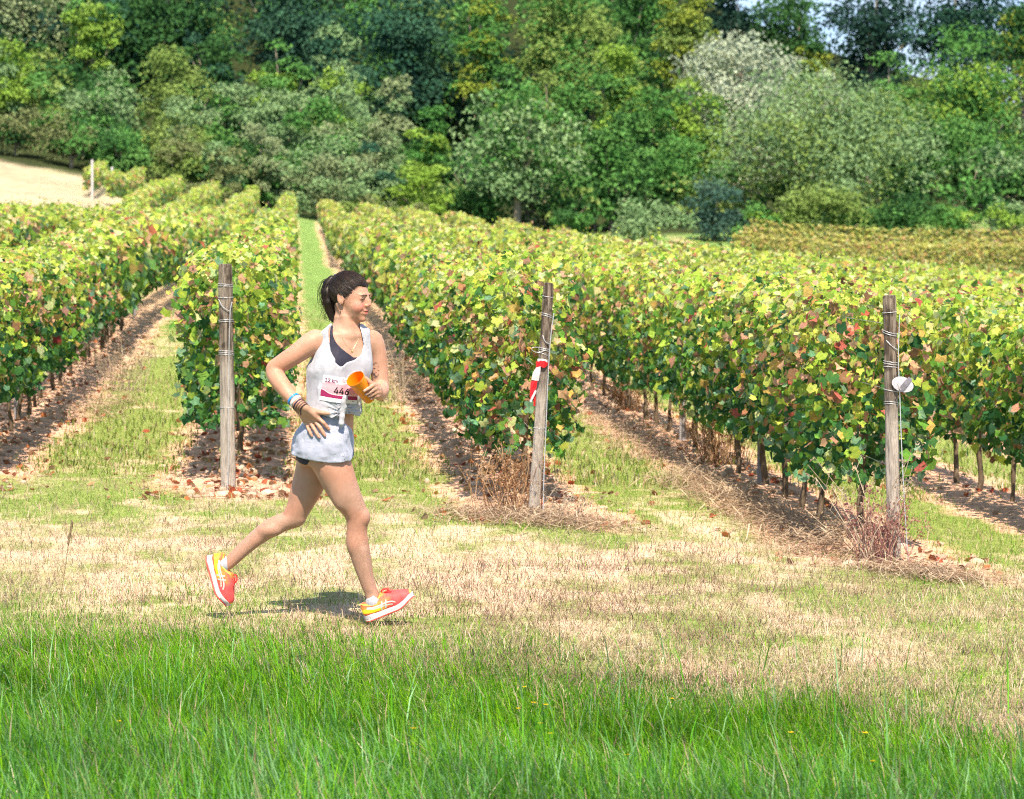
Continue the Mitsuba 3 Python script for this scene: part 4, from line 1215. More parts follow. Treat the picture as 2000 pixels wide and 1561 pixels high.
class Volume:
    """Signed distances on a grid, joined shape by shape."""

    def __init__(self, lo, hi, h):
        self.lo, self.h = np.asarray(lo, float), h
        self.ax = [np.arange(lo[i], hi[i] + h, h).astype(np.float32) for i in range(3)]
        self.d = np.full([len(a) for a in self.ax], 9.0, np.float32)

    def like(self):
        v = Volume.__new__(Volume)
        v.lo, v.h, v.ax = self.lo, self.h, self.ax
        v.d = np.full(self.d.shape, 9.0, np.float32)
        return v

    def window(self, lo, hi):
        s = []
        for i in range(3):
            a = int(np.clip(np.floor((lo[i] - self.lo[i]) / self.h), 0, self.d.shape[i]))
            b = int(np.clip(np.ceil((hi[i] - self.lo[i]) / self.h) + 1, 0, self.d.shape[i]))
            s.append(slice(a, b))
        return tuple(s)

    def pts(self, s):
        return self.ax[0][s[0]][:, None, None], self.ax[1][s[1]][None, :, None], self.ax[2][s[2]][None, None, :]

    def add(self, fn, lo, hi, k=.0, op='union'):
        m = .05 if op == 'union' else .03
        s = self.window(np.asarray(lo) - m, np.asarray(hi) + m)
        d = fn(*self.pts(s)).astype(np.float32)
        a = self.d[s]
        if op == 'union':
            h = np.maximum(k - np.abs(a - d), 0) / max(k, 1e-6)
            self.d[s] = np.minimum(a, d) - h * h * k * .25
        else:
            d = -d
            h = np.maximum(k - np.abs(a - d), 0) / max(k, 1e-6)
            self.d[s] = np.maximum(a, d) + h * h * k * .25
        return self

    def cone(self, a, b, ra, rb, k=.0, op='union'):
        a, b = np.asarray(a, float), np.asarray(b, float)
        ab = b - a
        L = max(ab @ ab, 1e-9)

        def fn(x, y, z):
            px_, py_, pz_ = x - a[0], y - a[1], z - a[2]
            t = np.clip((px_ * ab[0] + py_ * ab[1] + pz_ * ab[2]) / L, 0, 1)
            return np.sqrt((px_ - t * ab[0]) ** 2 + (py_ - t * ab[1]) ** 2 + (pz_ - t * ab[2]) ** 2) - (ra + (rb - ra) * t)
        r = max(ra, rb)
        return self.add(fn, np.minimum(a, b) - r, np.maximum(a, b) + r, k, op)

    def limb(self, pr, k=.012, n=5):
        """A limb through (point, radius) pairs along a smooth curve."""
        from scipy.interpolate import PchipInterpolator
        p = np.array([q for q, r in pr])
        r = np.array([r for q, r in pr])
        t = np.concatenate([[0], np.cumsum(np.linalg.norm(np.diff(p, axis=0), axis=1))])
        tt = np.linspace(0, t[-1], n * len(p))
        return self.chain(PchipInterpolator(t, p)(tt), PchipInterpolator(t, r)(tt), k)

    def chain(self, pts, rad, k=.02):
        for i in range(len(pts) - 1):
            self.cone(pts[i], pts[i + 1], rad[i], rad[i + 1], k)
        return self

    def ell(self, c, r, R=np.eye(3), k=.0, op='union'):
        c, r, R = np.asarray(c, float), np.asarray(r, float), np.asarray(R, float)

        def fn(x, y, z):
            d = (x - c[0], y - c[1], z - c[2])
            q = [(d[0] * R[i][0] + d[1] * R[i][1] + d[2] * R[i][2]) for i in range(3)]
            k0 = np.sqrt(sum((q[i] / r[i]) ** 2 for i in range(3)))
            k1 = np.sqrt(sum((q[i] / r[i] ** 2) ** 2 for i in range(3)))
            return k0 * (k0 - 1) / np.maximum(k1, 1e-6)
        m = max(r)
        return self.add(fn, c - m, c + m, k, op)

    def loft(self, levels, grow=(0, 0), k=.0, p=2.25):
        """levels: (pixel row, pixel column of the middle, dy, half breadth, half depth, facing in degrees)."""
        lv = sorted([(Q(cx, y, dy)[2], Q(cx, y, dy)[0], RD + dy, a + grow[0], b + grow[1], math.radians(w)) for y, cx, dy, a, b, w in levels])
        lv = np.array(lv)
        zz = np.linspace(lv[0, 0], lv[-1, 0], 160)
        tab = np.stack([gaussian_filter1d(np.interp(zz, lv[:, 0], lv[:, i]), 4, mode='nearest') for i in range(1, 6)], 1)

        def fn(x, y, z):
            t = [np.interp(z, zz, tab[:, i]) for i in range(5)]
            cw, sw = np.cos(t[4]), np.sin(t[4])
            dx, dy = x - t[0], y - t[1]
            f, r = dx * cw - dy * sw, -dx * sw - dy * cw
            u = np.abs(r / t[2]) ** p + np.abs(f / t[3]) ** p
            k0 = u ** (1 / p)
            k1 = np.sqrt((r / t[2] ** 2) ** 2 + (f / t[3] ** 2) ** 2) + 1e-6
            lat = (k0 - 1) * np.sqrt(dx ** 2 + dy ** 2) / np.maximum(k0, .05) * .9
            dz = np.maximum(zz[0] - z, z - zz[-1])
            return np.where(dz > 0, np.maximum(lat, dz), np.maximum(lat, dz))
        m = max(lv[:, 3].max(), lv[:, 4].max()) * 1.3
        return self.add(fn, [lv[:, 1].min() - m, lv[:, 2].min() - m, zz[0]], [lv[:, 1].max() + m, lv[:, 2].max() + m, zz[-1]], k)

    def at(self, p):
        p = np.atleast_2d(p)
        return map_coordinates(self.d, ((p - self.lo) / self.h).T, order=1, mode='nearest')

    def hit(self, x, y, start=-.36, end=.25, level=0.0):
        """The first point of the surface seen at a pixel of the photograph."""
        dy = np.arange(start, end, .0015)
        p = np.array([px(x, y, RD)])
        o = np.array([0, 0, ZC])
        d = (p[0] - o) / p[0][1]
        pts = o + d * (RD + dy)[:, None]
        v = self.at(pts) - level
        i = np.argmax(v < 0)
        return pts[i] if v[i] < 0 else None

    def normal(self, p, e=.006):
        return unit(np.array([self.at(p + e * a)[0] - self.at(p - e * a)[0] for a in np.eye(3)]))

    def mesh(self, smooth=2):
        d = self.d
        inside = d < 0
        w = np.argwhere(inside)
        lo = np.maximum(w.min(0) - 3, 0)
        hi = np.minimum(w.max(0) + 4, d.shape)
        d = d[lo[0]:hi[0], lo[1]:hi[1], lo[2]:hi[2]]
        s = d < 0
        c = np.zeros(np.array(s.shape) - 1, np.uint8)
        for i, j, k in np.ndindex(2, 2, 2):
            c += s[i:i + c.shape[0], j:j + c.shape[1], k:k + c.shape[2]]
        cells = np.argwhere((c > 0) & (c < 8))
        idx = np.full(c.shape, -1, np.int32)
        idx[tuple(cells.T)] = np.arange(len(cells))
        acc, cnt = np.zeros((len(cells), 3)), np.zeros(len(cells))
        corners = np.array(list(np.ndindex(2, 2, 2)))
        val = np.stack([d[tuple((cells + o).T)] for o in corners], 1)
        for a in range(8):
            for b in range(a + 1, 8):
                if np.abs(corners[a] - corners[b]).sum() != 1:
                    continue
                va, vb = val[:, a], val[:, b]
                m = (va < 0) != (vb < 0)
                t = va[m] / (va[m] - vb[m])
                acc[m] += corners[a] + (corners[b] - corners[a]) * t[:, None]
                cnt[m] += 1
        v = (cells + acc / cnt[:, None] + lo) * self.h + self.lo
        faces = []
        for ax in range(3):
            o1, o2 = [(1, 2), (2, 0), (0, 1)][ax]
            a = s.take(range(s.shape[ax] - 1), ax)
            b = s.take(range(1, s.shape[ax]), ax)
            e = np.argwhere(a != b)
            e = e[(e[:, o1] > 0) & (e[:, o2] > 0) & (e[:, o1] < c.shape[o1]) & (e[:, o2] < c.shape[o2])]
            u1, u2 = np.zeros(3, int), np.zeros(3, int)
            u1[o1], u2[o2] = 1, 1
            q = np.stack([idx[tuple((e - u1 - u2).T)], idx[tuple((e - u2).T)], idx[tuple(e.T)], idx[tuple((e - u1).T)]], 1)
            flip = ~a[tuple(e.T)]
            q[flip] = q[flip][:, ::-1]
            faces.append(q)
        q = np.vstack(faces)
        f = np.vstack([q[:, [0, 1, 2]], q[:, [0, 2, 3]]])
        return (taubin(v, f, smooth) if smooth else v), f


H = .0048
V0 = Volume(Q(385, 1240, -.42) * [1, 0, 1] + [0, RD - .42, 0], Q(850, 505, .45) * [1, 0, 1] + [0, RD + .33, 0], H)
TORSO = [(622, 679, 0, .048, .048, 60), (640, 677, 0, .062, .054, 60), (650, 675, 0, .112, .064, 60), (662, 673, 0, .146, .078, 60), (685, 669, 0, .146, .090, 60),
         (705, 666, 0, .140, .094, 58), (730, 661, 0, .128, .090, 56), (760, 655, 0, .116, .084, 52), (790, 650, 0, .110, .081, 47), (810, 646, 0, .115, .086, 42),
         (835, 640, 0, .132, .098, 36), (860, 635, 0, .144, .110, 32), (885, 632, 0, .142, .113, 30), (905, 634, 0, .122, .095, 30)]
torso = V0.like().loft(TORSO)
FT = np.array([math.cos(math.radians(58)), -math.sin(math.radians(58)), 0])
RT = np.array([-math.sin(math.radians(58)), -math.cos(math.radians(58)), 0])
for s in (-1, 1):                                   # bust
    torso.ell(Q(664, 708) + FT * .058 + RT * s * .062, (.055, .052, .056), k=.03)
# collar bones and shoulder blades
for s in (-1, 1):
    torso.cone(Q(679, 655) + FT * .058 + RT * s * .015, Q(674, 652) + FT * .03 + RT * s * .12, .010, .012, k=.02)

# legs
RL = [(Q(640, 885, -.062), 0.0888), (Q(656, 925, -.068), 0.0772), (Q(674, 965, -.068), 0.0642), (Q(693, 998, -.062), 0.0497), (Q(699, 1012, -.060), 0.0454), (Q(697, 1038, -.056), 0.0410),
      (Q(700, 1066, -.052), 0.0439), (Q(708, 1100, -.046), 0.0381), (Q(718, 1138, -.042), 0.0285), (Q(727, 1163, -.04), 0.0265), (Q(731, 1182, -.04), 0.0280)]
LL = [(Q(622, 885, .062), 0.0888), (Q(610, 925, .075), 0.0753), (Q(594, 966, .085), 0.0618), (Q(580, 1000, .090), 0.0463), (Q(574, 1011, .092), 0.0425), (Q(553, 1020, .094), 0.0376),
      (Q(533, 1029, .095), 0.0386), (Q(506, 1047, .098), 0.0338), (Q(472, 1076, .10), 0.0280), (Q(448, 1099, .10), 0.0246), (Q(434, 1108, .10), 0.0261)]
rleg = V0.like().limb(RL)
rleg.ell(Q(712, 1010, -.07), (.024, .03, .032), k=.02)
lleg = V0.like().limb(LL)
lleg.ell(Q(584, 1014, .09), (.026, .03, .026), k=.02)


rleg.ell(Q(687, 985, -.085), (.022, .022, .040), k=.025)          # above the knee
rleg.ell(Q(664, 960, -.105), (.030, .026, .075), k=.03)
rleg.ell(Q(689, 1058, -.062), (.024, .032, .052), k=.022)          # calf
rleg.cone(Q(684, 1010, -.065), Q(688, 1030, -.06), .016, .012, k=.015)
rleg.cone(Q(709, 1075, -.085), Q(722, 1150, -.062), .010, .008, k=.02)
lleg.ell(Q(527, 1036, .075), (.050, .028, .024), k=.022)
lleg.ell(Q(588, 980, .075), (.026, .024, .05), k=.025)
lleg.cone(Q(560, 1000, .07), Q(572, 985, .07), .012, .014, k=.015)


def blend(a, b, k):
    h = np.maximum(k - np.abs(a - b), 0) / k
    return np.minimum(a, b) - h * h * k * .25


ZZ = V0.ax[2][None, None, :]
lower = blend(torso.d, blend(rleg.d, lleg.d, np.float32(.012)), np.float32(.03))

# ------------- clothes
CR = np.random.default_rng(3)


def poly_sdf(poly, X, Z):
    """Signed distance of (X, Z) arrays to a polygon given in pixels of the photograph, in metres at the runner's depth."""
    P_ = np.array([Q(*p)[[0, 2]] for p in poly])
    d = np.full(np.broadcast(X, Z).shape, 9.0)
    ins = np.zeros(d.shape, bool)
    for i in range(len(P_)):
        a, b = P_[i], P_[(i + 1) % len(P_)]
        e = b - a
        wx, wz = X - a[0], Z - a[1]
        t = np.clip((wx * e[0] + wz * e[1]) / (e @ e), 0, 1)
        d = np.minimum(d, np.hypot(wx - t * e[0], wz - t * e[1]))
        c = (a[1] > Z) != (b[1] > Z)
        with np.errstate(divide='ignore', invalid='ignore'):
            xx = a[0] + (Z - a[1]) / (b[1] - a[1]) * (b[0] - a[0])
        ins ^= c & (X < xx)
    return np.where(ins, -d, d).astype(np.float32)


X2, Z2 = V0.ax[0][:, None], V0.ax[2][None, :]
GXx, GYy, GZz = V0.pts((slice(None),) * 3)


def folds(amp, scale, seed, squash=(1, 1, .35)):
    """Soft creases for cloth on a coarse grid, stretched up to the volume's."""
    st = 4
    g = np.stack(np.meshgrid(*[a[::st] for a in V0.ax], indexing='ij'), -1)
    n = meshkit.fbm(g * scale * np.array(squash), 3, seed) - .5
    n = -np.clip(1 - np.abs(n) * 5.5, 0, 1) ** 1.3 * amp
    from scipy.ndimage import zoom
    z = zoom(n.astype(np.float32), [V0.d.shape[i] / n.shape[i] for i in range(3)], order=1, grid_mode=True, mode='nearest')
    return z[:V0.d.shape[0], :V0.d.shape[1], :V0.d.shape[2]]


bra = V0.like()
bra_poly = [(645, 628), (650, 628), (653, 655), (659, 668), (668, 678), (683, 690), (692, 697), (702, 697), (711, 690), (712, 660), (704, 638), (709, 640), (716, 655), (724, 690), (729, 700), (729, 745), (600, 745), (602, 700), (614, 702), (630, 700), (640, 690), (647, 668), (646, 650)]
pbr = poly_sdf(bra_poly, X2, Z2)
bra.d = np.maximum(torso.d - .005, pbr[:, None, :])

TANK = [(626, 678, 0, .052, .05, 60), (642, 676, 0, .100, .064, 60), (652, 674, 0, .132, .072, 60), (665, 671, 0, .148, .084, 60), (685, 668, 0, .149, .100, 60), (705, 665, -.005, .148, .106, 58), (735, 662, -.008, .146, .106, 56),
        (760, 659, -.010, .140, .106, 52), (785, 655, -.012, .136, .106, 47), (806, 651, -.012, .134, .110, 42), (822, 650, -.012, .126, .106, 40)]
tk = V0.like().loft(TANK)
tk.d = blend(tk.d, torso.d - .008, np.float32(.02))
tank_poly = [(626, 632), (642, 629), (645, 660), (649, 684), (659, 701), (657, 704), (666, 713), (671, 714), (680, 706), (694, 702), (706, 692), (711, 672), (708, 655), (702, 634), (706, 632), (722, 644),
             (724, 672), (727, 700), (727, 724), (721, 738), (712, 760), (704, 780), (707, 806), (703, 813), (688, 806), (676, 806), (664, 812), (648, 812), (630, 806), (615, 800), (598, 797), (598, 780), (603, 760), (604, 740), (602, 715), (612, 705), (622, 680), (627, 655)]
pd = poly_sdf(tank_poly, X2, Z2)
back_poly = [(620, 636), (645, 629), (655, 640), (690, 640), (700, 632), (716, 640), (722, 690), (735, 720), (715, 800), (600, 795), (600, 715), (615, 690)]
pb = poly_sdf(back_poly, X2, Z2)
front = (GXx - Q(668, 700)[0]) * FT[0] + (GYy - RD) * FT[1] > -.015
kx, kz = Q(669, 800)[[0, 2]]
ang = np.arctan2(V0.ax[2][None, :] - kz, V0.ax[0][:, None] - kx)
rk = np.hypot(V0.ax[2][None, :] - kz, V0.ax[0][:, None] - kx)
radial = (.006 * np.sin(ang * 15 + 2 * np.sin(ang * 3)) * np.exp(-(rk / .085) ** 2))[:, None, :]
tf = folds(.017, 9.0, 41, (1.2, 1.2, .45)) + folds(.007, 24.0, 42, (1, 1, .4))
tf = tf * np.clip((Q(668, 690)[2] - GZz) / .10, .12, 1).astype(np.float32)
tank = V0.like()
skinny = np.minimum(torso.d - .0085, bra.d - .003)
tank.d = np.maximum(np.minimum(tk.d + tf + radial, skinny), np.where(front, pd[:, None, :], pb[:, None, :]))
# a hollow below, so that the hem hangs free of the waist
hol = np.maximum(np.minimum(tk.d + tf + radial, skinny) + .009, GZz - Q(650, 790)[2])
tank.d = np.maximum(tank.d, -hol)
# knot and tails
knot = V0.like()
kp = tk.hit(668, 800)
kp = kp + [0, -.012, 0]
knot.ell(kp, (.021, .016, .018), k=.01)
knot.ell(kp + [.008, -.006, .014], (.016, .012, .012), k=.008)
knot.chain([kp, kp + [.004, -.012, .035], kp + [.016, -.012, .055], kp + [.022, -.006, .046]], [.008, .0115, .0095, .004], .010)
knot.chain([kp, kp + [.002, -.012, -.03], kp + [-.002, -.014, -.062], kp + [-.004, -.012, -.074]], [.008, .0105, .011, .005], .010)
knot.d += folds(.002, 40, 44, (1, 1, .5))

SHORT = [(800, 647, 0, .122, .092, 44), (822, 643, 0, .130, .098, 38), (845, 637, -.0, .148, .112, 33), (870, 632, 0, .153, .119, 30), (900, 632, 0, .151, .118, 30)]
sh = V0.like().loft(SHORT)
leg_r = V0.like().chain([Q(640, 872, -.066), Q(652, 915, -.07)], [.098, .092], .02)
leg_l = V0.like().chain([Q(622, 872, .05), Q(611, 912, .06)], [.100, .098], .02)
sd = blend(sh.d, blend(leg_r.d, leg_l.d, np.float32(.02)), np.float32(.03))
sf = folds(.013, 11.0, 52, (1, 1, .9)) + folds(.006, 30.0, 53, (.6, .6, 1.3))
short_poly = [(600, 792), (640, 796), (655, 806), (672, 822), (687, 838), (690, 860), (690, 893), (686, 897), (655, 900), (625, 897), (600, 893), (568, 886), (560, 860), (570, 830), (590, 795)]
ps = poly_sdf(short_poly, X2, Z2)
shorts = V0.like()
shorts.d = np.maximum(np.minimum(sd + sf, lower - .0075), ps[:, None, :])
shorts.d = np.maximum(shorts.d, -np.maximum(sd + sf + .008, GZz - Q(630, 868)[2]))
under = V0.like()
under.d = np.maximum(blend(torso.d, lleg.d, np.float32(.02)) - .006, -(GZz - Q(600, 905)[2]) * 1.0)
under.d = np.maximum(under.d, GZz - Q(600, 860)[2])
under.d = np.maximum(under.d, (GXx - Q(606, 900)[0]) * .8 - (GZz - Q(606, 900)[2]) * .6)
under.d = np.maximum(under.d, -(GZz - Q(590, 903)[2]) + (GXx - Q(590, 903)[0]) * -.25)
under.d = np.maximum(under.d, (GXx - Q(640, 900)[0]))
lin_poly = [(575, 880), (600, 885), (604, 902), (598, 908), (585, 900)]
lining = V0.like()
lining.d = np.maximum(np.abs(leg_l.d - .004) - .003, poly_sdf(lin_poly, X2, Z2)[:, None, :])

# ------------- arms and hands
rarm = V0.like()
RA = [(Q(617, 664, -.070), 0.0470), (Q(600, 676, -.080), 0.0432), (Q(578, 692, -.080), 0.0390), (Q(552, 709, -.07), 0.0352), (Q(535, 722, -.06), 0.0324), (Q(540, 737, -.085), 0.0352), (Q(552, 754, -.115), 0.0324), (Q(568, 775, -.15), 0.0258), (Q(580, 786, -.168), 0.0221)]
rarm.limb(RA)


drape = V0.like()
drape.d = np.minimum(np.minimum(tk.d + tf, sd + sf), skinny)


def on_cloth(x, y, lift):
    p = drape.hit(x, y)
    return p + [0, -lift, 0]


wrist = Q(586, 792, -.172)
MC = [on_cloth(620, 815, .013), on_cloth(613, 819, .013), on_cloth(604.5, 822, .013), on_cloth(596.5, 822, .014)]
TIP = [on_cloth(643, 838.5, .009), on_cloth(635, 851, .009), on_cloth(624, 854.5, .009), on_cloth(609.5, 851.5, .009)]
MID = [on_cloth(632, 825.5, .014), on_cloth(626, 835.5, .014), on_cloth(614.5, 838.5, .014), on_cloth(603.5, 839.5, .014)]
rarm.chain([RA[-1][0], wrist], [.0235, .022], .012)
for i, m_ in enumerate(MC):
    a = wrist + (MC[i] - MC[1]) * .35
    rarm.cone(a, m_, .0175, .0125, k=.014)
hand = V0.like()
for i in range(4):
    r = [.0088, .0090, .0086, .0076][i]
    hand.chain([lerp(MC[i], wrist, .15), MC[i], MID[i], lerp(MID[i], TIP[i], .55), TIP[i]], [r * 1.2, r * 1.12, r, r * .93, r * .8], .004)
TH = [Q(596, 797, -.175), on_cloth(608, 801, .018), on_cloth(621, 804.5, .014), on_cloth(632, 806.5, .012), on_cloth(642, 807.5, .010)]
hand.chain(TH, [.016, .0135, .0105, .0095, .0075], .008)
h_ = np.maximum(.010 - np.abs(rarm.d - hand.d), 0) / .010
rarm.d = np.minimum(rarm.d, hand.d) - h_ * h_ * .0025

CB = Q(722.5, 780, -.125)
CA = unit(np.array([-.432, -.587, .688]))
CT = CB + CA * .142
larm = V0.like()
LA = [(Q(728, 664, .068), 0.0432), (Q(736, 688, .078), 0.0376), (Q(740.5, 722, .085), 0.0343), (Q(743, 750, .085), 0.0334), (Q(743, 760, .06), 0.0343), (Q(743, 765, .0), 0.0329), (Q(742, 768, -.055), 0.0263), (Q(741, 769, -.09), 0.0221)]
larm.limb(LA)
lw = LA[-1][0]


def cup_pt(x, y, lift):
    """The point on the cup's near side seen at a pixel, lifted off the wall."""
    o = np.array([0, 0, ZC])
    d = (px(x, y, RD) - o) / RD
    best, bp = 9, None
    for dd in np.arange(-.32, -.02, .002):
        p = o + d * (RD + dd)
        t = np.clip((p - CB) @ CA, 0, .142)
        r = .026 + (.0425 - .026) * t / .142
        q = np.linalg.norm(p - CB - CA * t) - r - lift
        if q < 0:
            return p
        if q < best:
            best, bp = q, p
    return bp


LM = [Q(737.5, 752, -.150), Q(740, 759.5, -.150), Q(741.5, 766.5, -.145), Q(741.5, 773, -.135)]
for i in range(4):
    larm.cone(lw + (LM[i] - LM[1]) * .4, LM[i], .0165, .012, k=.014)
lh = V0.like()
LTIP = [(711.5, 764), (714, 771), (719.5, 775), (724, 779.5)]
LPIP = [(729.5, 752.5), (733.5, 759.5), (735.5, 767), (737, 774)]
for i in range(4):
    r = [.0088, .0088, .0082, .0074][i]
    pip = Q(*LPIP[i], -.186 + .006 * i)
    dip = cup_pt(lerp(LPIP[i][0], LTIP[i][0], .58), lerp(LPIP[i][1], LTIP[i][1], .58), .008)
    tip = cup_pt(*LTIP[i], .0065)
    lh.chain([LM[i], pip, dip, tip], [r * 1.15, r, r * .92, r * .82], .004)
lh.chain([lerp(lw, LM[0], .4), Q(731, 753, -.165), Q(722.5, 746.5, -.185), Q(715, 738.5, -.188)], [.015, .0125, .0098, .0078], .006)
h_ = np.maximum(.008 - np.abs(larm.d - lh.d), 0) / .008
larm.d = np.minimum(larm.d, lh.d) - h_ * h_ * .002

# ------------- head
HA = math.radians(27)
HF = np.array([math.cos(HA), -math.sin(HA), -.07])
HF = unit(HF)
HR = np.array([-math.sin(HA), -math.cos(HA), 0])
HU = np.cross(HR, HF) * -1
HU = HU if HU[2] > 0 else -HU
HC = Q(685.5, 578, -.012)
HM = np.array([HF, HR, HU])


def hp(f, r, u):
    return HC + f * HF + r * HR + u * HU


head = V0.like()
head.ell(hp(-.014, 0, .020), (.090, .073, .086), HM)
head.ell(hp(.026, 0, -.030), (.060, .057, .076), HM, k=.025)
head.ell(hp(.028, 0, -.074), (.050, .043, .037), HM, k=.022)
head.ell(hp(.064, 0, -.101), (.018, .018, .014), HM, k=.018)
for s in (-1, 1):
    head.ell(hp(.053, s * .035, -.045), (.026, .022, .023), HM, k=.02)
    head.ell(hp(.076, s * .024, .010), (.011, .022, .006), HM, k=.012)
    head.ell(hp(.093, s * .031, -.004), (.014, .016, .010), HM, k=.010, op='sub')
    head.ell(hp(.0725, s * .030, -.005), (.012, .0145, .0105), HM, k=.003)
head.chain([hp(.080, 0, .010), hp(.090, 0, -.014), hp(.100, 0, -.032)], [.0070, .0075, .0088], .012)
for s in (-1, 1):
    head.ell(hp(.090, s * .010, -.037), (.010, .0070, .006), HM, k=.006)
head.ell(hp(.081, 0, -.060), (.012, .023, .0060), HM, k=.008)
head.ell(hp(.080, 0, -.0735), (.012, .020, .0065), HM, k=.008)
head.ell(hp(.0935, 0, -.0668), (.012, .026, .0020), HM, k=.002, op='sub')
for s in (-1, 1):
    head.ell(hp(.080, s * .029, -.063), (.007, .0028, .005), HM, k=.006, op='sub')
    R2 = HM.copy()
    c_, s_ = math.cos(.22), math.sin(.22)
    R2 = np.array([HF * c_ + HU * s_, HR, HU * c_ - HF * s_])
    head.ell(hp(-.012, s * .074, -.012), (.0175, .0085, .031), R2, k=.004)
    head.ell(hp(-.008, s * .083, -.008), (.009, .006, .018), R2, k=.004, op='sub')
neck = V0.like()
neck.cone(Q(677, 654, .008), hp(-.030, 0, -.05), .049, .0455, k=.01)
neck.cone(Q(681, 652, -.03), hp(-.004, -.0, -.085), .022, .026, k=.03)
neck.cone(Q(686, 656, -.055), hp(-.03, .05, -.04), .010, .014, k=.02)   # the neck muscle

# ------------- the body as one surface
body = V0.like()
b_ = lower
b_ = blend(b_, neck.d, np.float32(.03))
b_ = blend(b_, head.d, np.float32(.014))
near_r = np.exp(-(((GXx - RA[0][0][0]) ** 2 + (GYy - RA[0][0][1]) ** 2 + (GZz - RA[0][0][2]) ** 2) / .09 ** 2)).astype(np.float32)
b_ = blend(b_, rarm.d, np.float32(.0015) + np.float32(.04) * near_r)
near_l = np.exp(-(((GXx - LA[0][0][0]) ** 2 + (GYy - LA[0][0][1]) ** 2 + (GZz - LA[0][0][2]) ** 2) / .09 ** 2)).astype(np.float32)
b_ = blend(b_, larm.d, np.float32(.0015) + np.float32(.04) * near_l)
body.d = b_
del near_r, near_l

person = name_of('person')
tag(person, 'woman running in white tank top and pale shorts, orange cup in her hand', 'person')


def ell_mask(p, c, rx, ry, rz):
    q = dr.square((p.x - float(c[0])) / rx) + dr.square((p.y - float(c[1])) / ry) + dr.square((p.z - float(c[2])) / rz)
    return mikit.smoothstep(1.0, .35, q)


_cheek, _lip, _tat, _nose = hp(.065, .036, -.045), hp(.093, 0, -.067), Q(733, 724, .05), hp(.108, 0, -.034)
_fist = [TIP[i] for i in range(4)]


def skin_fn(p, n, uv):
    a = mikit.fbm(p.x * 30, p.y * 30, p.z * 30, 3)
    c = mikit.mix((.42, .245, .175), (.52, .315, .235), a)
    c = mikit.mix(c, (.55, .22, .19), ell_mask(p, _cheek, .035, .035, .03) * .55)
    c = mikit.mix(c, (.66, .28, .24), ell_mask(p, _nose, .016, .016, .014) * .45)
    c = mikit.mix(c, (.50, .14, .14), ell_mask(p, _lip, .022, .022, .011) * .8)
    b = mikit.fbm(p.x * 9, p.y * 9, p.z * 7, 3)
    c = mikit.mix(c, c * mi.Color3f(1.06, .92, .88), mikit.smoothstep(.35, .65, b))
    c = mikit.mix(c, c * .78, mikit.smoothstep(.72, .82, mikit.noise(p.x * 160, p.y * 160, p.z * 160)) * .35)
    legs = mikit.smoothstep(.80, .6, p.z)
    c = mikit.mix(c, c * mi.Color3f(.86, .87, .90), legs)
    t = ell_mask(p, _tat, .022, .05, .045) * mikit.smoothstep(.50, .60, mikit.noise(p.x * 95, p.y * 60, p.z * 110))
    return mikit.mix(c, (.05, .05, .06), t * .85)


scene['mat_skin'] = dict(type='principled', base_color=P(skin_fn), roughness=.5, specular=.32)
put(person + '__body', body.mesh(3), 'mat_skin', smooth=True)


def cloth_h(p, n, uv):
    return mikit.noise(p.x * 700, p.y * 700, p.z * 900) * .0004 + mikit.fbm(p.x * 60, p.y * 60, p.z * 25, 3) * .004


def heather(a, b):
    def fn(p, n, uv):
        return mikit.mix(a, b, mikit.fbm(p.x * 60, p.y * 60, p.z * 420, 3))
    return fn


def cloth(name, a, b, rough=.9, sheen=.4):
    scene[name] = dict(type='twosided', bsdf=dict(type='bumpmap', arbitrary=P(cloth_h), scale=1.0, bsdf=dict(type='principled', base_color=P(heather(a, b)), roughness=rough, sheen=sheen, specular=.2)))


cloth('mat_tank', (.36, .38, .46), (.46, .48, .54))
cloth('mat_shorts', (.27, .31, .42), (.42, .45, .56))
cloth('mat_bra', (.025, .025, .045), (.04, .04, .065), .7)
put(person + '__tank_top', tank.mesh(2), 'mat_tank', smooth=True)
tag(person + '__tank_top', 'white knotted tank top')
put(person + '__tank_top__knot', knot.mesh(2), 'mat_tank', smooth=True)
put(person + '__sports_bra', bra.mesh(2), 'mat_bra', smooth=True)
tag(person + '__sports_bra', 'dark navy sports bra')
put(person + '__shorts', shorts.mesh(2), 'mat_shorts', smooth=True)
tag(person + '__shorts', 'pale blue grey jersey shorts')
put(person + '__shorts__underlayer', under.mesh(2), 'mat_bra', smooth=True)
if (lining.d < 0).any():
    put(person + '__shorts__lining', lining.mesh(1), 'mat_shorts', smooth=True)

# ------------- hair
hair = V0.like()
hair.ell(hp(-.017, 0, .022), (.0975, .0805, .0885), HM)


def hair_region():
    d = (GXx - HC[0], GYy - HC[1], GZz - HC[2])
    f, r, u = (d[0] * A[0] + d[1] * A[1] + d[2] * A[2] for A in HM)
    upper = f - (.007 + .84 * (u + .02)) - .012 * np.cos(r * 60)
    lowr = np.maximum(f + .022, -(u + .070))
    return np.where(u > -.012, np.maximum(upper, -9), np.maximum(lowr, -9)).astype(np.float32), f, r, u


reg, f_, r_, u_ = hair_region()
tie = np.array([-.100, 0, .055])
ph = np.arctan2(r_, (u_ - .02) * .9 + f_ * .3)
hair.d = np.maximum(hair.d + (.0016 * np.sin(ph * 22 + 3 * np.sin(u_ * 40))).astype(np.float32), reg)
PT = [Q(657, 549, .02), Q(648, 548, .02), Q(642, 555, .015), Q(640, 572, .01), Q(642, 590, .01), Q(646, 606, .015), Q(650, 619, .015), Q(651, 628, .015)]
tail_v = V0.like().chain(PT, [.017, .017, .019, .024, .026, .022, .016, .005], .015)
tail_v.d += folds(.006, 26, 61, (1, 1, .3))
hair_items = [hair.mesh(1)]
HRN = np.random.default_rng(8)


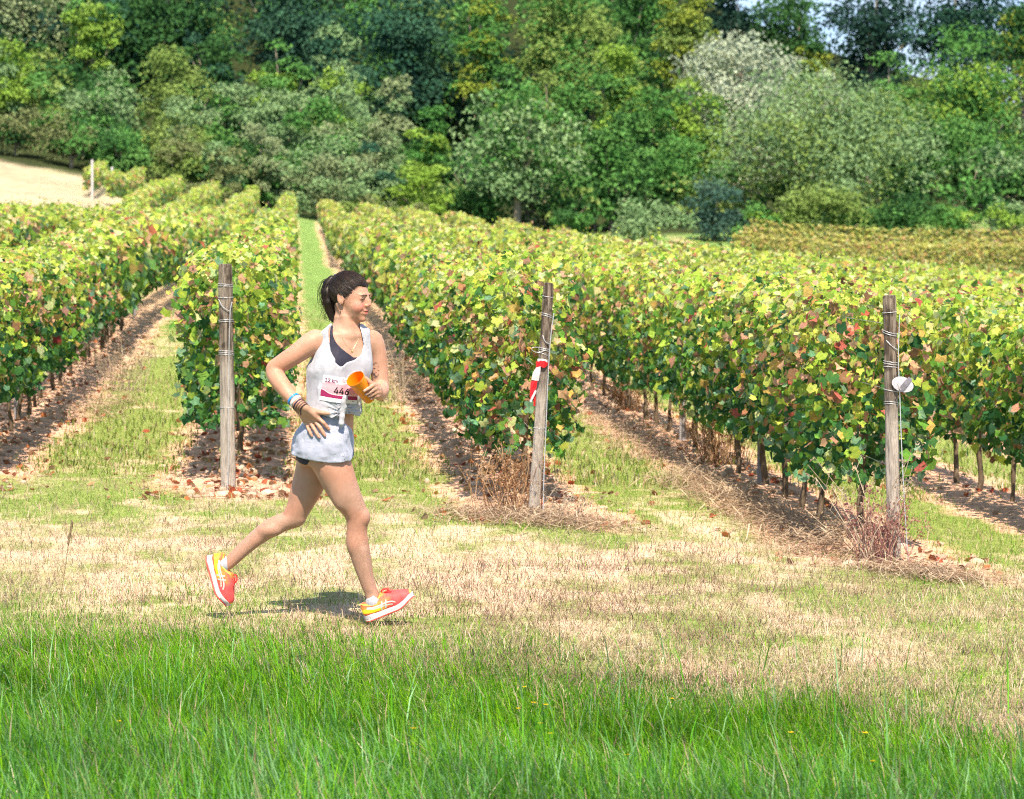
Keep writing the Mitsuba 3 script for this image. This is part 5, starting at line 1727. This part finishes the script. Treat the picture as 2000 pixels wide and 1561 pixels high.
def slerp(a, b, t):
    w = math.acos(float(np.clip(a @ b, -1, 1)))
    return (np.sin((1 - t) * w)[:, None] * a + np.sin(t * w)[:, None] * b) / math.sin(max(w, 1e-3))


er = np.array([.0975, .0805, .0885])
td = unit(tie / er)
for i in range(900):
    a = HRN.uniform(-1.75, 1.75)                    # round the hairline
    u0 = .066 * math.cos(a * .95) + HRN.normal() * .006
    f0 = .016 + .84 * (u0 + .02) - .002 + HRN.normal() * .003 + .012 * math.cos(.07 * math.sin(a) * 60)
    s0 = unit(np.array([f0 + .017, math.sin(a) * .085, u0 - .02]) / er)
    t = np.linspace(HRN.uniform(-.05, .22) if i % 3 else HRN.uniform(-.07, .0), HRN.uniform(.7, 1), 9)
    d_ = slerp(s0, td, t)
    lift = 1.0 + .022 * np.sin(np.pi * t) * HRN.random() + .012 * np.sin(t * 9 + i)
    loc = d_ * er * lift[:, None] + [-.017, 0, .022]
    hair_items.append(tube(HC + loc @ HM, HRN.uniform(.0008, .0019) * np.array([.2, .7, 1, 1, 1, 1, 1, .8, .4]), 3, cap=False))
tail_items = [tail_v.mesh(1)]
for i in range(260):
    o = HRN.normal(size=3) * [.014, .014, .006]
    sp = np.array([.5, .9, 1.0, 1.25, 1.35, 1.2, 1.1, 1.0])
    p_ = np.array(PT) + o * sp[:, None] + HRN.normal(size=(8, 3)) * .004
    p_ = p_[:HRN.integers(5, 9)]
    if HRN.random() < .25:
        p_[-1] += np.array([-.03, 0, .004]) * HRN.random() + HRN.normal(size=3) * .01
    c_ = chaikin(p_, 1)
    tail_items.append(tube(c_, HRN.uniform(.0008, .0018) * np.linspace(1, .25, len(c_)), 3, cap=False))
for a, b, c in (((640, 552), (630, 566), (626, 574)), ((636, 590), (629, 606), (624, 622)), ((634, 570), (627, 572), (624, 574)), ((640, 605), (632, 618), (634, 626))):
    tail_items.append(tube(chaikin([Q(*a, .01), Q(*b, .01), Q(*c, .01)], 2), .0009, 4, cap=False))


def hair_fn(p, n, uv):
    return mikit.mix((.005, .0032, .0034), (.020, .010, .0075), mikit.noise(p.x * 90, p.y * 90, p.z * 40))


scene['mat_hair'] = dict(type='principled', base_color=P(hair_fn), roughness=.5, specular=.4)
put(person + '__hair', join(hair_items), 'mat_hair', smooth=True)
tag(person + '__hair', 'dark brown hair drawn back')
put(person + '__hair__ponytail', join(tail_items), 'mat_hair', smooth=True)
sc = tube(ring_pts(Q(653, 546, .02), PT[0] - PT[1], .021, .02, HRN, 1.05), .004, 6)
put(person + '__hair__hair_tie', sc, 'mat_satin', smooth=True, uv=flat_uv(len(sc[0]), (.05, .05, .16)))

# ------------- face details
for s in (1, -1):
    def fh(f, r, u, lift):
        p = hp(f, r, u)
        for _ in range(60):                          # drop onto the face
            if head.at(p)[0] <= lift:
                break
            p = p - HF * .0008
        return p
    brow = [fh(.13, s * r, u, .0015) for r, u in ((.011, .0095), (.022, .0115), (.034, .0115), (.047, .006))]
    put(part_of(person, 'eyebrow'), tube(chaikin(brow, 2), np.linspace(.0021, .0012, len(chaikin(brow, 2))), 6), 'mat_hair', smooth=True)
    lash = [fh(.13, s * r, u, .0008) for r, u in ((.016, -.0085), (.024, -.0065), (.033, -.0065), (.045, -.0095))]
    crease = [fh(.13, s * r, u, .0002) for r, u in ((.017, -.002), (.026, .0005), (.036, -.0005), (.045, -.004))]
    e = part_of(person, 'eye')
    c = chaikin(lash, 2)
    mm, uu = join_c([(tube(c, .0017 * np.sin(np.linspace(.5, 2.9, len(c))) + .0004, 6), (.02, .012, .012)),
                     (tube(chaikin(crease, 2), .0009, 5), (.20, .10, .08))])
    put(e, mm, 'mat_satin', smooth=True, uv=uu)
ml = []
for r, u in ((-.024, -.0605), (-.015, -.0655), (0, -.0675), (.015, -.0655), (.025, -.0600)):
    p = hp(.13, r, u)
    for _ in range(90):
        if head.at(p)[0] <= .0004:
            break
        p = p - HF * .0008
    ml.append(p)
m = tube(chaikin(ml, 2), .0014, 6)
put(person + '__mouth', m, 'mat_satin', smooth=True, uv=flat_uv(len(m[0]), (.13, .035, .035)))
er_ = hp(-.006, .083, -.040)
ico = trimesh.creation.icosphere(subdivisions=2, radius=.0042)
m = (np.array(ico.vertices) + er_, np.array(ico.faces))
put(person + '__earring', m, 'mat_satin', smooth=True, uv=flat_uv(len(m[0]), (.12, .08, .07)))

# ------------- necklace, bracelets, ring
skin_v = V0.like()
skin_v.d = b_
npts = []
for x, y in ((663, 640), (666, 655), (673, 670), (681, 680), (687, 684.5), (693, 677), (699, 665), (703, 652), (704, 643)):
    q = skin_v.hit(x, y)
    if q is not None:
        npts.append(q + np.array([0, -.0016, 0]))
m = tube(chaikin(npts, 2), .0011, 5)
scene['mat_gold'] = dict(type='principled', base_color=dict(type='rgb', value=(.85, .62, .32)), roughness=.3, metallic=.9)
put(person + '__necklace', m, 'mat_gold', smooth=True)
q = skin_v.hit(688, 686)
m = (np.array(trimesh.creation.icosphere(subdivisions=2, radius=.0045).vertices) * [1, .5, 1.3] + q + [0, -.003, 0], np.array(trimesh.creation.icosphere(subdivisions=2).faces))
put(person + '__necklace__pendant', m, 'mat_gold', smooth=True)


def band(a, b, w, name, rgb, bump=0.0):
    """A band round the forearm at a point of its axis, following the arm's own section."""
    ax = unit(b - a)
    e1 = unit(np.cross(ax, [0, 1, .1]))
    e2 = np.cross(ax, e1)
    n = 40
    t = np.arange(n) / n * 2 * np.pi
    dirs = np.cos(t)[:, None] * e1 + np.sin(t)[:, None] * e2
    prof = [(-w / 2, -.001), (-w / 2, .002), (0, .0032), (w / 2, .002), (w / 2, -.001)]
    rr = np.arange(.010, .045, .0006)
    v = []
    for o, h in prof:
        c = a + ax * o
        d = np.array([rarm.at(c + rr[:, None] * q) for q in dirs])
        r = rr[np.argmax(d > 0, axis=1)]
        r = np.maximum(gaussian_filter1d(r, 2, mode='wrap'), r - .001)
        v.append(c + (r + h + bump * np.sin(t * 12 + o * 900))[:, None] * dirs)
    v = np.concatenate(v)
    i, j = np.meshgrid(np.arange(4), np.arange(n), indexing='ij')
    q = np.stack([i * n + j, i * n + (j + 1) % n, (i + 1) * n + (j + 1) % n, (i + 1) * n + j], -1).reshape(-1, 4)
    f = np.vstack([q[:, [0, 1, 2]], q[:, [0, 2, 3]]])
    put(part_of(person, name), (v, f), 'mat_satin', smooth=True, uv=flat_uv(len(v), rgb))


w0, w1 = RA[7][0], RA[8][0]
for t, w, name, c, bp in ((.45, .010, 'wristband', (.03, .26, .70), 0), (.85, .012, 'wristband', (.66, .67, .72), 0), (1.25, .006, 'bracelet', (.05, .03, .07), .0006), (1.5, .006, 'bracelet', (.16, .09, .07), .001),
                          (1.74, .006, 'bracelet', (.24, .13, .10), .001), (1.98, .005, 'bracelet', (.06, .035, .03), .0008)):
    band(lerp(w0, w1, t), lerp(w0, w1, t + .1), w, name, c, bp)
m = tube(ring_pts(lerp(LM[1], Q(*LPIP[1], -.18), .25), Q(*LPIP[1], -.18) - LM[1], .0112, 0, HRN), .0014, 5)
put(person + '__ring', m, 'mat_wire', smooth=True)

# ------------- race bib
bib = person + '__race_bib'
tag(bib, 'race bib with number 446 pinned to the tank top')
TL, TRr, BR, BL = (632, 732), (701, 742), (697, 789), (624, 781)
NU, NV = 26, 18
grid = np.zeros((NU, NV, 3))
for i in range(NU):
    for j in range(NV):
        u, v = i / (NU - 1), j / (NV - 1)
        x = lerp(lerp(BL[0], BR[0], u), lerp(TL[0], TRr[0], u), v)
        y = lerp(lerp(BL[1], BR[1], u), lerp(TL[1], TRr[1], u), v) + 2.0 * math.sin(u * 3.1) * (1 - v)
        q = tank.hit(x, y, level=.004)
        grid[i, j] = q if q is not None else [np.nan] * 3
ok = ~np.isnan(grid[..., 1])
from scipy.ndimage import gaussian_filter
yy = np.where(ok, grid[..., 1], np.nanmedian(grid[..., 1]))
from scipy.ndimage import minimum_filter
yy = np.minimum(gaussian_filter(minimum_filter(yy, 3), 1.3), gaussian_filter(yy, .6)) - .0025
for i in range(NU):
    for j in range(NV):
        u, v = i / (NU - 1), j / (NV - 1)
        x = lerp(lerp(BL[0], BR[0], u), lerp(TL[0], TRr[0], u), v)
        y = lerp(lerp(BL[1], BR[1], u), lerp(TL[1], TRr[1], u), v) + 2.0 * math.sin(u * 3.1) * (1 - v)
        grid[i, j] = px(x, y, yy[i, j])
_bg = [RegularGridInterpolator((np.linspace(0, 1, NU), np.linspace(0, 1, NV)), grid[..., k], bounds_error=False, fill_value=None) for k in range(3)]


def on_bib(uv, lift):
    p = np.stack([g(uv) for g in _bg], -1)
    return p + np.array([0, -lift, lift * .2])


iu, iv = np.meshgrid(np.linspace(0, 1, NU), np.linspace(0, 1, NV), indexing='ij')
uvg = np.stack([iu.ravel(), iv.ravel()], -1)
i, j = np.meshgrid(np.arange(NU - 1), np.arange(NV - 1), indexing='ij')
q = np.stack([i * NV + j, (i + 1) * NV + j, (i + 1) * NV + j + 1, i * NV + j + 1], -1).reshape(-1, 4)
vf = on_bib(uvg, .0)
n0 = len(vf)
v = np.vstack([vf, vf + [0, .0012, 0]])
f = np.vstack([q[:, [0, 1, 2]], q[:, [0, 2, 3]], (q + n0)[:, [2, 1, 0]], (q + n0)[:, [3, 2, 0]]])
uv2 = np.vstack([uvg, uvg])


def bib_fn(p, n, uv):
    sm, mix = mikit.smoothstep, mikit.mix
    u, v = uv.x, uv.y
    c = mi.Color3f(.66, .66, .69) + 0 * u
    pink = mix((.58, .26, .34), (.66, .42, .48), mikit.fbm(u * 3, v * 7, 1.0, 3))
    top = .73 + .05 * dr.sin(u * 6.0) + .18 * sm(.45, .9, u)
    c = mix(c, pink, sm(top, top - .05, v))
    band_top = .275 + .15 * dr.exp(-dr.square(u / .18)) + .03 * sm(.5, 1.0, u)
    band_bot = .16 - .015 * u
    c = mix(c, (.80, .72, .80), sm(.015, .0, dr.abs(v - band_top - .02)))
    c = mix(c, (.27, .012, .09), sm(.012, -.012, v - band_top) )
    c = mix(c, (.66, .66, .69), sm(.01, -.01, v - band_bot))
    return c


scene['mat_bib'] = dict(type='twosided', bsdf=dict(type='principled', base_color=P(bib_fn), roughness=.55, specular=.4))
put(bib + '__sheet', (v, f), 'mat_bib', smooth=True, uv=uv2)


def letter(text, u0, v0, height, rgb, lift=.0012, bold=False, stretch=1.0, slant=0.0):
    """Lettering laid on the bib: height as a share of the bib's."""
    m = meshkit.text_mesh(text, height, .001, bold=bold)
    vv = np.array(m.vertices)
    asp = 48 / 72.0
    uvv = np.stack([u0 + (vv[:, 0] + slant * vv[:, 1]) * asp * stretch, v0 + vv[:, 1]], -1)
    p = on_bib(uvv, lift) + np.array([0, -1.0, 0]) * (vv[:, 2] * .5)[:, None]
    put(part_of(bib, 'lettering'), (p, np.array(m.faces)), 'mat_satin', uv=flat_uv(len(p), rgb))


# white field of the distance
fld = np.array([[.02, .68], [.42, .70], [.42, .97], [.02, .97]])
vv = on_bib(fld, .0010)
put(bib + '__distance_label', (np.vstack([vv, vv + [0, .0006, 0]]), np.array([[0, 1, 2], [0, 2, 3], [6, 5, 4], [7, 6, 4]])), 'mat_satin', uv=flat_uv(8, (.68, .68, .71)))
letter('12 km', .05, .745, .14, (.16, .02, .12), .0022, bold=True)
letter('446', .33, .335, .25, (.012, .01, .02), .002, bold=True, stretch=1.0)
letter('Trail des', .50, .885, .05, (.35, .25, .45), .0016)
letter('vignes', .52, .80, .045, (.55, .30, .42), .0016)
for (u0, v0, wd, ht, c) in ((.10, .105, .16, .018, (.2, .25, .5)), (.12, .065, .12, .014, (.4, .45, .6)), (.52, .85, .26, .014, (.55, .35, .5)), (.55, .74, .20, .014, (.50, .30, .42)), (.58, .69, .16, .012, (.5, .32, .45)), (.56, .06, .12, .05, (.06, .16, .20)), (.86, .07, .07, .03, (.15, .15, .18))):
    qd = np.array([[u0, v0], [u0 + wd, v0], [u0 + wd * 1.02, v0 + ht], [u0 + .01, v0 + ht]])
    vv = on_bib(qd, .0012)
    put(part_of(bib, 'print_line'), (np.vstack([vv, vv + [0, .0006, 0]]), np.array([[0, 1, 2], [0, 2, 3], [6, 5, 4], [7, 6, 4]])), 'mat_satin', uv=flat_uv(8, c))

# ------------- the cup
cup = name_of('cup')
tag(cup, 'orange plastic cup held tilted in the runner left hand', 'cup')
prof = [(0, .004), (.024, .004), (.0262, .0), (.0265, .004), (.030, .03), (.0345, .07), (.0375, .098), (.0385, .102), (.0415, .138), (.0438, .139), (.0440, .143), (.0425, .1445), (.0405, .141), (.037, .102), (.0285, .03), (.0245, .008), (0, .007)]
e1 = unit(np.cross(CA, [0, 0, 1]))
e2 = np.cross(CA, e1)
t = np.arange(48) / 48 * 2 * np.pi
v = np.concatenate([CB + CA * z + r * (np.cos(t)[:, None] * e1 + np.sin(t)[:, None] * e2) for r, z in prof])
i, j = np.meshgrid(np.arange(len(prof) - 1), np.arange(48), indexing='ij')
q = np.stack([i * 48 + j, i * 48 + (j + 1) % 48, (i + 1) * 48 + (j + 1) % 48, (i + 1) * 48 + j], -1).reshape(-1, 4)
f = np.vstack([q[:, [0, 1, 2]], q[:, [0, 2, 3]]])
scene['mat_cup'] = dict(type='twosided', bsdf=dict(type='principled', base_color=dict(type='rgb', value=(.80, .25, .006)), roughness=.32, specular=.5))
put(cup, (v, f), 'mat_cup', smooth=35)


# ------------- shoes
def shoe_fn(p, n, uv):
    sm, mix = mikit.smoothstep, mikit.mix
    x, z = uv.x, uv.y
    w = mikit.noise(x * 60, z * 110, 3.0)
    c = mix((.66, .07, .07), (.70, .11, .12), mikit.fbm(x * 40, z * 40, 1.0, 2))
    streak = mikit.smoothstep(.45, .6, mikit.noise(x * 45 + z * 60, z * 22 - x * 10, 7.0))
    c = mix(c, mix((.74, .20, .04), (.74, .42, .04), streak), sm(.165, .07, x + (w - .5) * .06) * .6)
    c = mix(c, (.80, .78, .03), sm(.012, .005, dr.abs(z - .052 + x * .16)) * sm(.12, .07, x))
    return mix(c, (.70, .85, .10), sm(.235, .245, x))


scene['mat_shoe'] = dict(type='twosided', bsdf=dict(type='principled', base_color=P(shoe_fn), roughness=.6, specular=.3))


def build_shoe(origin, fwd, up, side, which, label, ankle):
    """side: unit vector of the shoe's flank that faces the camera."""
    M = np.array([fwd, side, up])                   # local (x forward, y towards the camera, z up)

    def W(p):
        return origin + np.asarray(p) @ M
    base = f'{person}__{which}'
    base = name_of(base)
    tag(base, label)
    Ls = .250
    xs = np.linspace(0, 1, 40)
    hw = np.interp(xs, [0, .03, .1, .2, .35, .5, .65, .78, .9, .97, 1], [.006, .020, .031, .034, .033, .036, .044, .046, .036, .018, .004])
    hw = gaussian_filter1d(hw, 1.0)
    x = xs * Ls
    zb = .028 * sstep(.6, 1.0, xs) ** 1.5 + .004 * sstep(.08, 0, xs)
    zt = np.interp(xs, [0, .1, .4, .6, .85, 1], [.036, .032, .026, .024, .026, .030]) + .022 * sstep(.6, 1.0, xs) ** 1.5

    def band_mesh(z0, z1, k0, k1):
        rings = []
        for z, k in ((z0, k0 * .93), (z0 + (z1 - z0) * .25, k0), (z0 + (z1 - z0) * .8, k1), (z1, k1 * .95)):
            l = np.stack([x, hw * k, z], 1)
            r = np.stack([x, -hw * k, z], 1)[::-1]
            rings.append(np.vstack([l, r]))
        n = len(rings[0])
        v = np.vstack(rings)
        i, j = np.meshgrid(np.arange(3), np.arange(n), indexing='ij')
        q = np.stack([i * n + j, i * n + (j + 1) % n, (i + 1) * n + (j + 1) % n, (i + 1) * n + j], -1).reshape(-1, 4)
        m = n // 2
        a = np.arange(m - 1)
        caps = [np.stack([o + a, o + a + 1, o + n - 2 - a, o + n - 1 - a], -1) for o in (0, 3 * n)]
        q = np.vstack([q, caps[0], caps[1]])
        return W(v), np.vstack([q[:, [0, 1, 2]], q[:, [0, 2, 3]]])
    m = band_mesh(zb + .004, zt, 1.05, 1.0)
    put(base + '__midsole', m, 'mat_satin', smooth=35, uv=None)
    scene[base + '__midsole'] = mikit.ply(m, 'mat_satin', smooth=True, uv=flat_uv(len(m[0]), (.50, .51, .55)))
    m = band_mesh(zb - .003, zb + .0045, .99, 1.02)
    scene[base + '__outsole'] = mikit.ply(m, 'mat_satin', smooth=True, uv=flat_uv(len(m[0]), (.78, .12, .10)))
    # upper in its own small volume, in the shoe's coordinates
    U = Volume((-.02, -.07, 0), (.27, .07, .15), .003)
    U.chain([(.034, 0, .045), (.070, 0, .05), (.115, 0, .050), (.165, 0, .043), (.205, 0, .042), (.222, 0, .045)], [.032, .036, .036, .036, .031, .024], .02)
    U.chain([(.026, 0, .070), (.034, 0, .045)], [.024, .030], .015)
    U.chain([(.105, 0, .083), (.150, 0, .060), (.195, 0, .046)], [.018, .022, .022], .03)
    xx, yy_, zz_ = U.pts((slice(None),) * 3)
    ztx = np.interp(xx, x, zt) - .004
    U.d = np.maximum(U.d, (ztx - zz_).astype(np.float32))
    collar = np.interp(xx, [0, .03, .055, .085, .11, .13, .3], [.096, .086, .072, .080, .102, .12, .2])
    U.d = np.maximum(U.d, (zz_ - collar).astype(np.float32))
    # the opening
    A = np.asarray(ankle)
    hole = np.sqrt((xx - .062 - (zz_ - .06) * .15) ** 2 / 1.45 + yy_ ** 2) - .0255
    U.d = np.maximum(U.d, -np.maximum(hole, .05 - zz_).astype(np.float32))
    v, f = U.mesh(2)
    put(base + '__upper', (W(v), f), 'mat_shoe', smooth=True, uv=v[:, [0, 2]])

    def flank(px_, pz_, lift=.0012):
        for y in np.arange(.062, 0, -.0008):
            if U.at([px_, y, pz_])[0] < lift:
                return np.array([px_, y, pz_])
        return np.array([px_, .03, pz_])

    def stripe(pts, w, rgb, name='stripe'):
        c = chaikin(np.array(pts, float), 2)
        t = unit(np.gradient(c, axis=0))
        nn = np.stack([-t[:, 1], t[:, 0]], 1) * np.broadcast_to(w, (len(c),))[:, None] / 2
        l = np.array([flank(*(a + b)) for a, b in zip(c, nn)])
        r = np.array([flank(*(a - b)) for a, b in zip(c, nn)])
        k = len(l)
        v = np.vstack([l, r, l - [0, .0015, 0], r - [0, .0015, 0]])
        a = np.arange(k - 1)
        q = np.vstack([np.stack([a, a + 1, a + k + 1, a + k], 1), np.stack([a + 3 * k, a + 3 * k + 1, a + 2 * k + 1, a + 2 * k], 1), np.stack([a, a + 2 * k, a + 2 * k + 1, a + 1], 1), np.stack([a + k, a + k + 1, a + 3 * k + 1, a + 3 * k], 1)])
        put(part_of(base, name), (W(v), np.vstack([q[:, [0, 1, 2]], q[:, [0, 2, 3]]])), 'mat_satin', smooth=False, uv=flat_uv(len(v), rgb))
    PALE = (.42, .58, .54)
    stripe([(.030, .062), (.06, .054), (.095, .052), (.125, .055), (.150, .050), (.165, .040)], .006, PALE)
    stripe([(.030, .060), (.055, .048), (.085, .044), (.12, .044), (.150, .036)], .0055, PALE)
    stripe([(.093, .030), (.100, .048), (.108, .066)], .006, PALE)
    stripe([(.113, .030), (.120, .048), (.128, .066)], .006, PALE)
    stripe([(.002, .052), (.03, .043), (.065, .035)], .010, (.84, .76, .03), 'heel_stripe')
    stripe([(.004, .090), (.03, .078), (.052, .066), (.085, .074), (.108, .092)], .004, (.60, .86, .12), 'collar_edge')
    # laces
    lace = []
    for i, lx in enumerate(np.linspace(.118, .172, 5)):
        top = max(z for z in np.arange(.03, .12, .001) if U.at([lx, 0, z])[0] < 0)
        lace.append(tube(chaikin([(lx - .006, .020, top - .012), (lx, .0, top + .003), (lx + .006, -.020, top - .012)], 2), .0024, 6))
    for s in (1, -1):
        lace.append(tube(chaikin([(.118, 0, .092), (.118, s * .012, .112), (.148, s * .026, .110), (.155, s * .018, .098), (.124, 0, .092)], 3), .003, 6))
        lace.append(tube(chaikin([(.118, 0, .092), (.135, s * .018, .100), (.165, s * .03, .090)], 2), .0026, 6))
    m = join(lace)
    put(base + '__laces', (W(m[0]), m[1]), 'mat_satin', smooth=True, uv=flat_uv(len(m[0]), (.82, .05, .04)))
    # sock: a cuff that narrows into the shoe
    S = Volume((-.02, -.07, .02), (.16, .07, .17), .003)
    S.chain([(.060, 0, .045), (.064, 0, .075), np.asarray(ankle) + np.asarray(ankle_dir(ankle)) * .0], [.031, .0325, .0335], .015)
    return base, W, S


def ankle_dir(a):
    return np.array([0, 0, 1.0])


def add_sock(base, W, cuff, r0, r1):
    """cuff: world points down the ankle into the shoe."""
    S = Volume(np.min(cuff, 0) - .07, np.max(cuff, 0) + .07, .003)
    S.chain(list(cuff), list(np.linspace(r0, r1, len(cuff))), .02)
    d = unit(cuff[1] - cuff[0])
    xx, yy_, zz_ = S.pts((slice(None),) * 3)
    cut = -((xx - cuff[0][0]) * d[0] + (yy_ - cuff[0][1]) * d[1] + (zz_ - cuff[0][2]) * d[2])
    S.d = np.maximum(S.d, cut.astype(np.float32))
    put(base + '__sock', S.mesh(2), 'mat_tank', smooth=True)


f1 = unit(np.array([.915, -.06, .385]))
s1 = unit(np.cross(f1, [0, 0, 1.0]) + 0)
s1 = s1 if s1[1] < 0 else -s1
u1 = np.cross(f1, s1)
u1 = u1 if u1[2] > 0 else -u1
o1 = Q(716, 1216, -.04)
b1, W1, _ = build_shoe(o1, f1, u1, s1, 'shoe', 'coral running shoe landing in front', (.07, 0, .11))
add_sock(b1, W1, np.array([Q(736, 1168, -.04), W1((.070, 0, .075)), W1((.072, 0, .045))]), .0345, .034)
f2 = unit(np.array([.27, .03, -.96]))
u2 = unit(np.array([.965, 0, .265]) - f2 * (np.array([.965, 0, .265]) @ f2))
s2 = np.cross(u2, f2)
s2 = s2 if s2[1] < 0 else -s2
o2 = Q(401, 1087, .10)
b2, W2, _ = build_shoe(o2, f2, u2, s2, 'shoe', 'coral running shoe pushing off behind', (.052, 0, .083))
add_sock(b2, W2, np.array([Q(446, 1102, .10), W2((.058, 0, .07)), W2((.062, 0, .045))]), .031, .033)
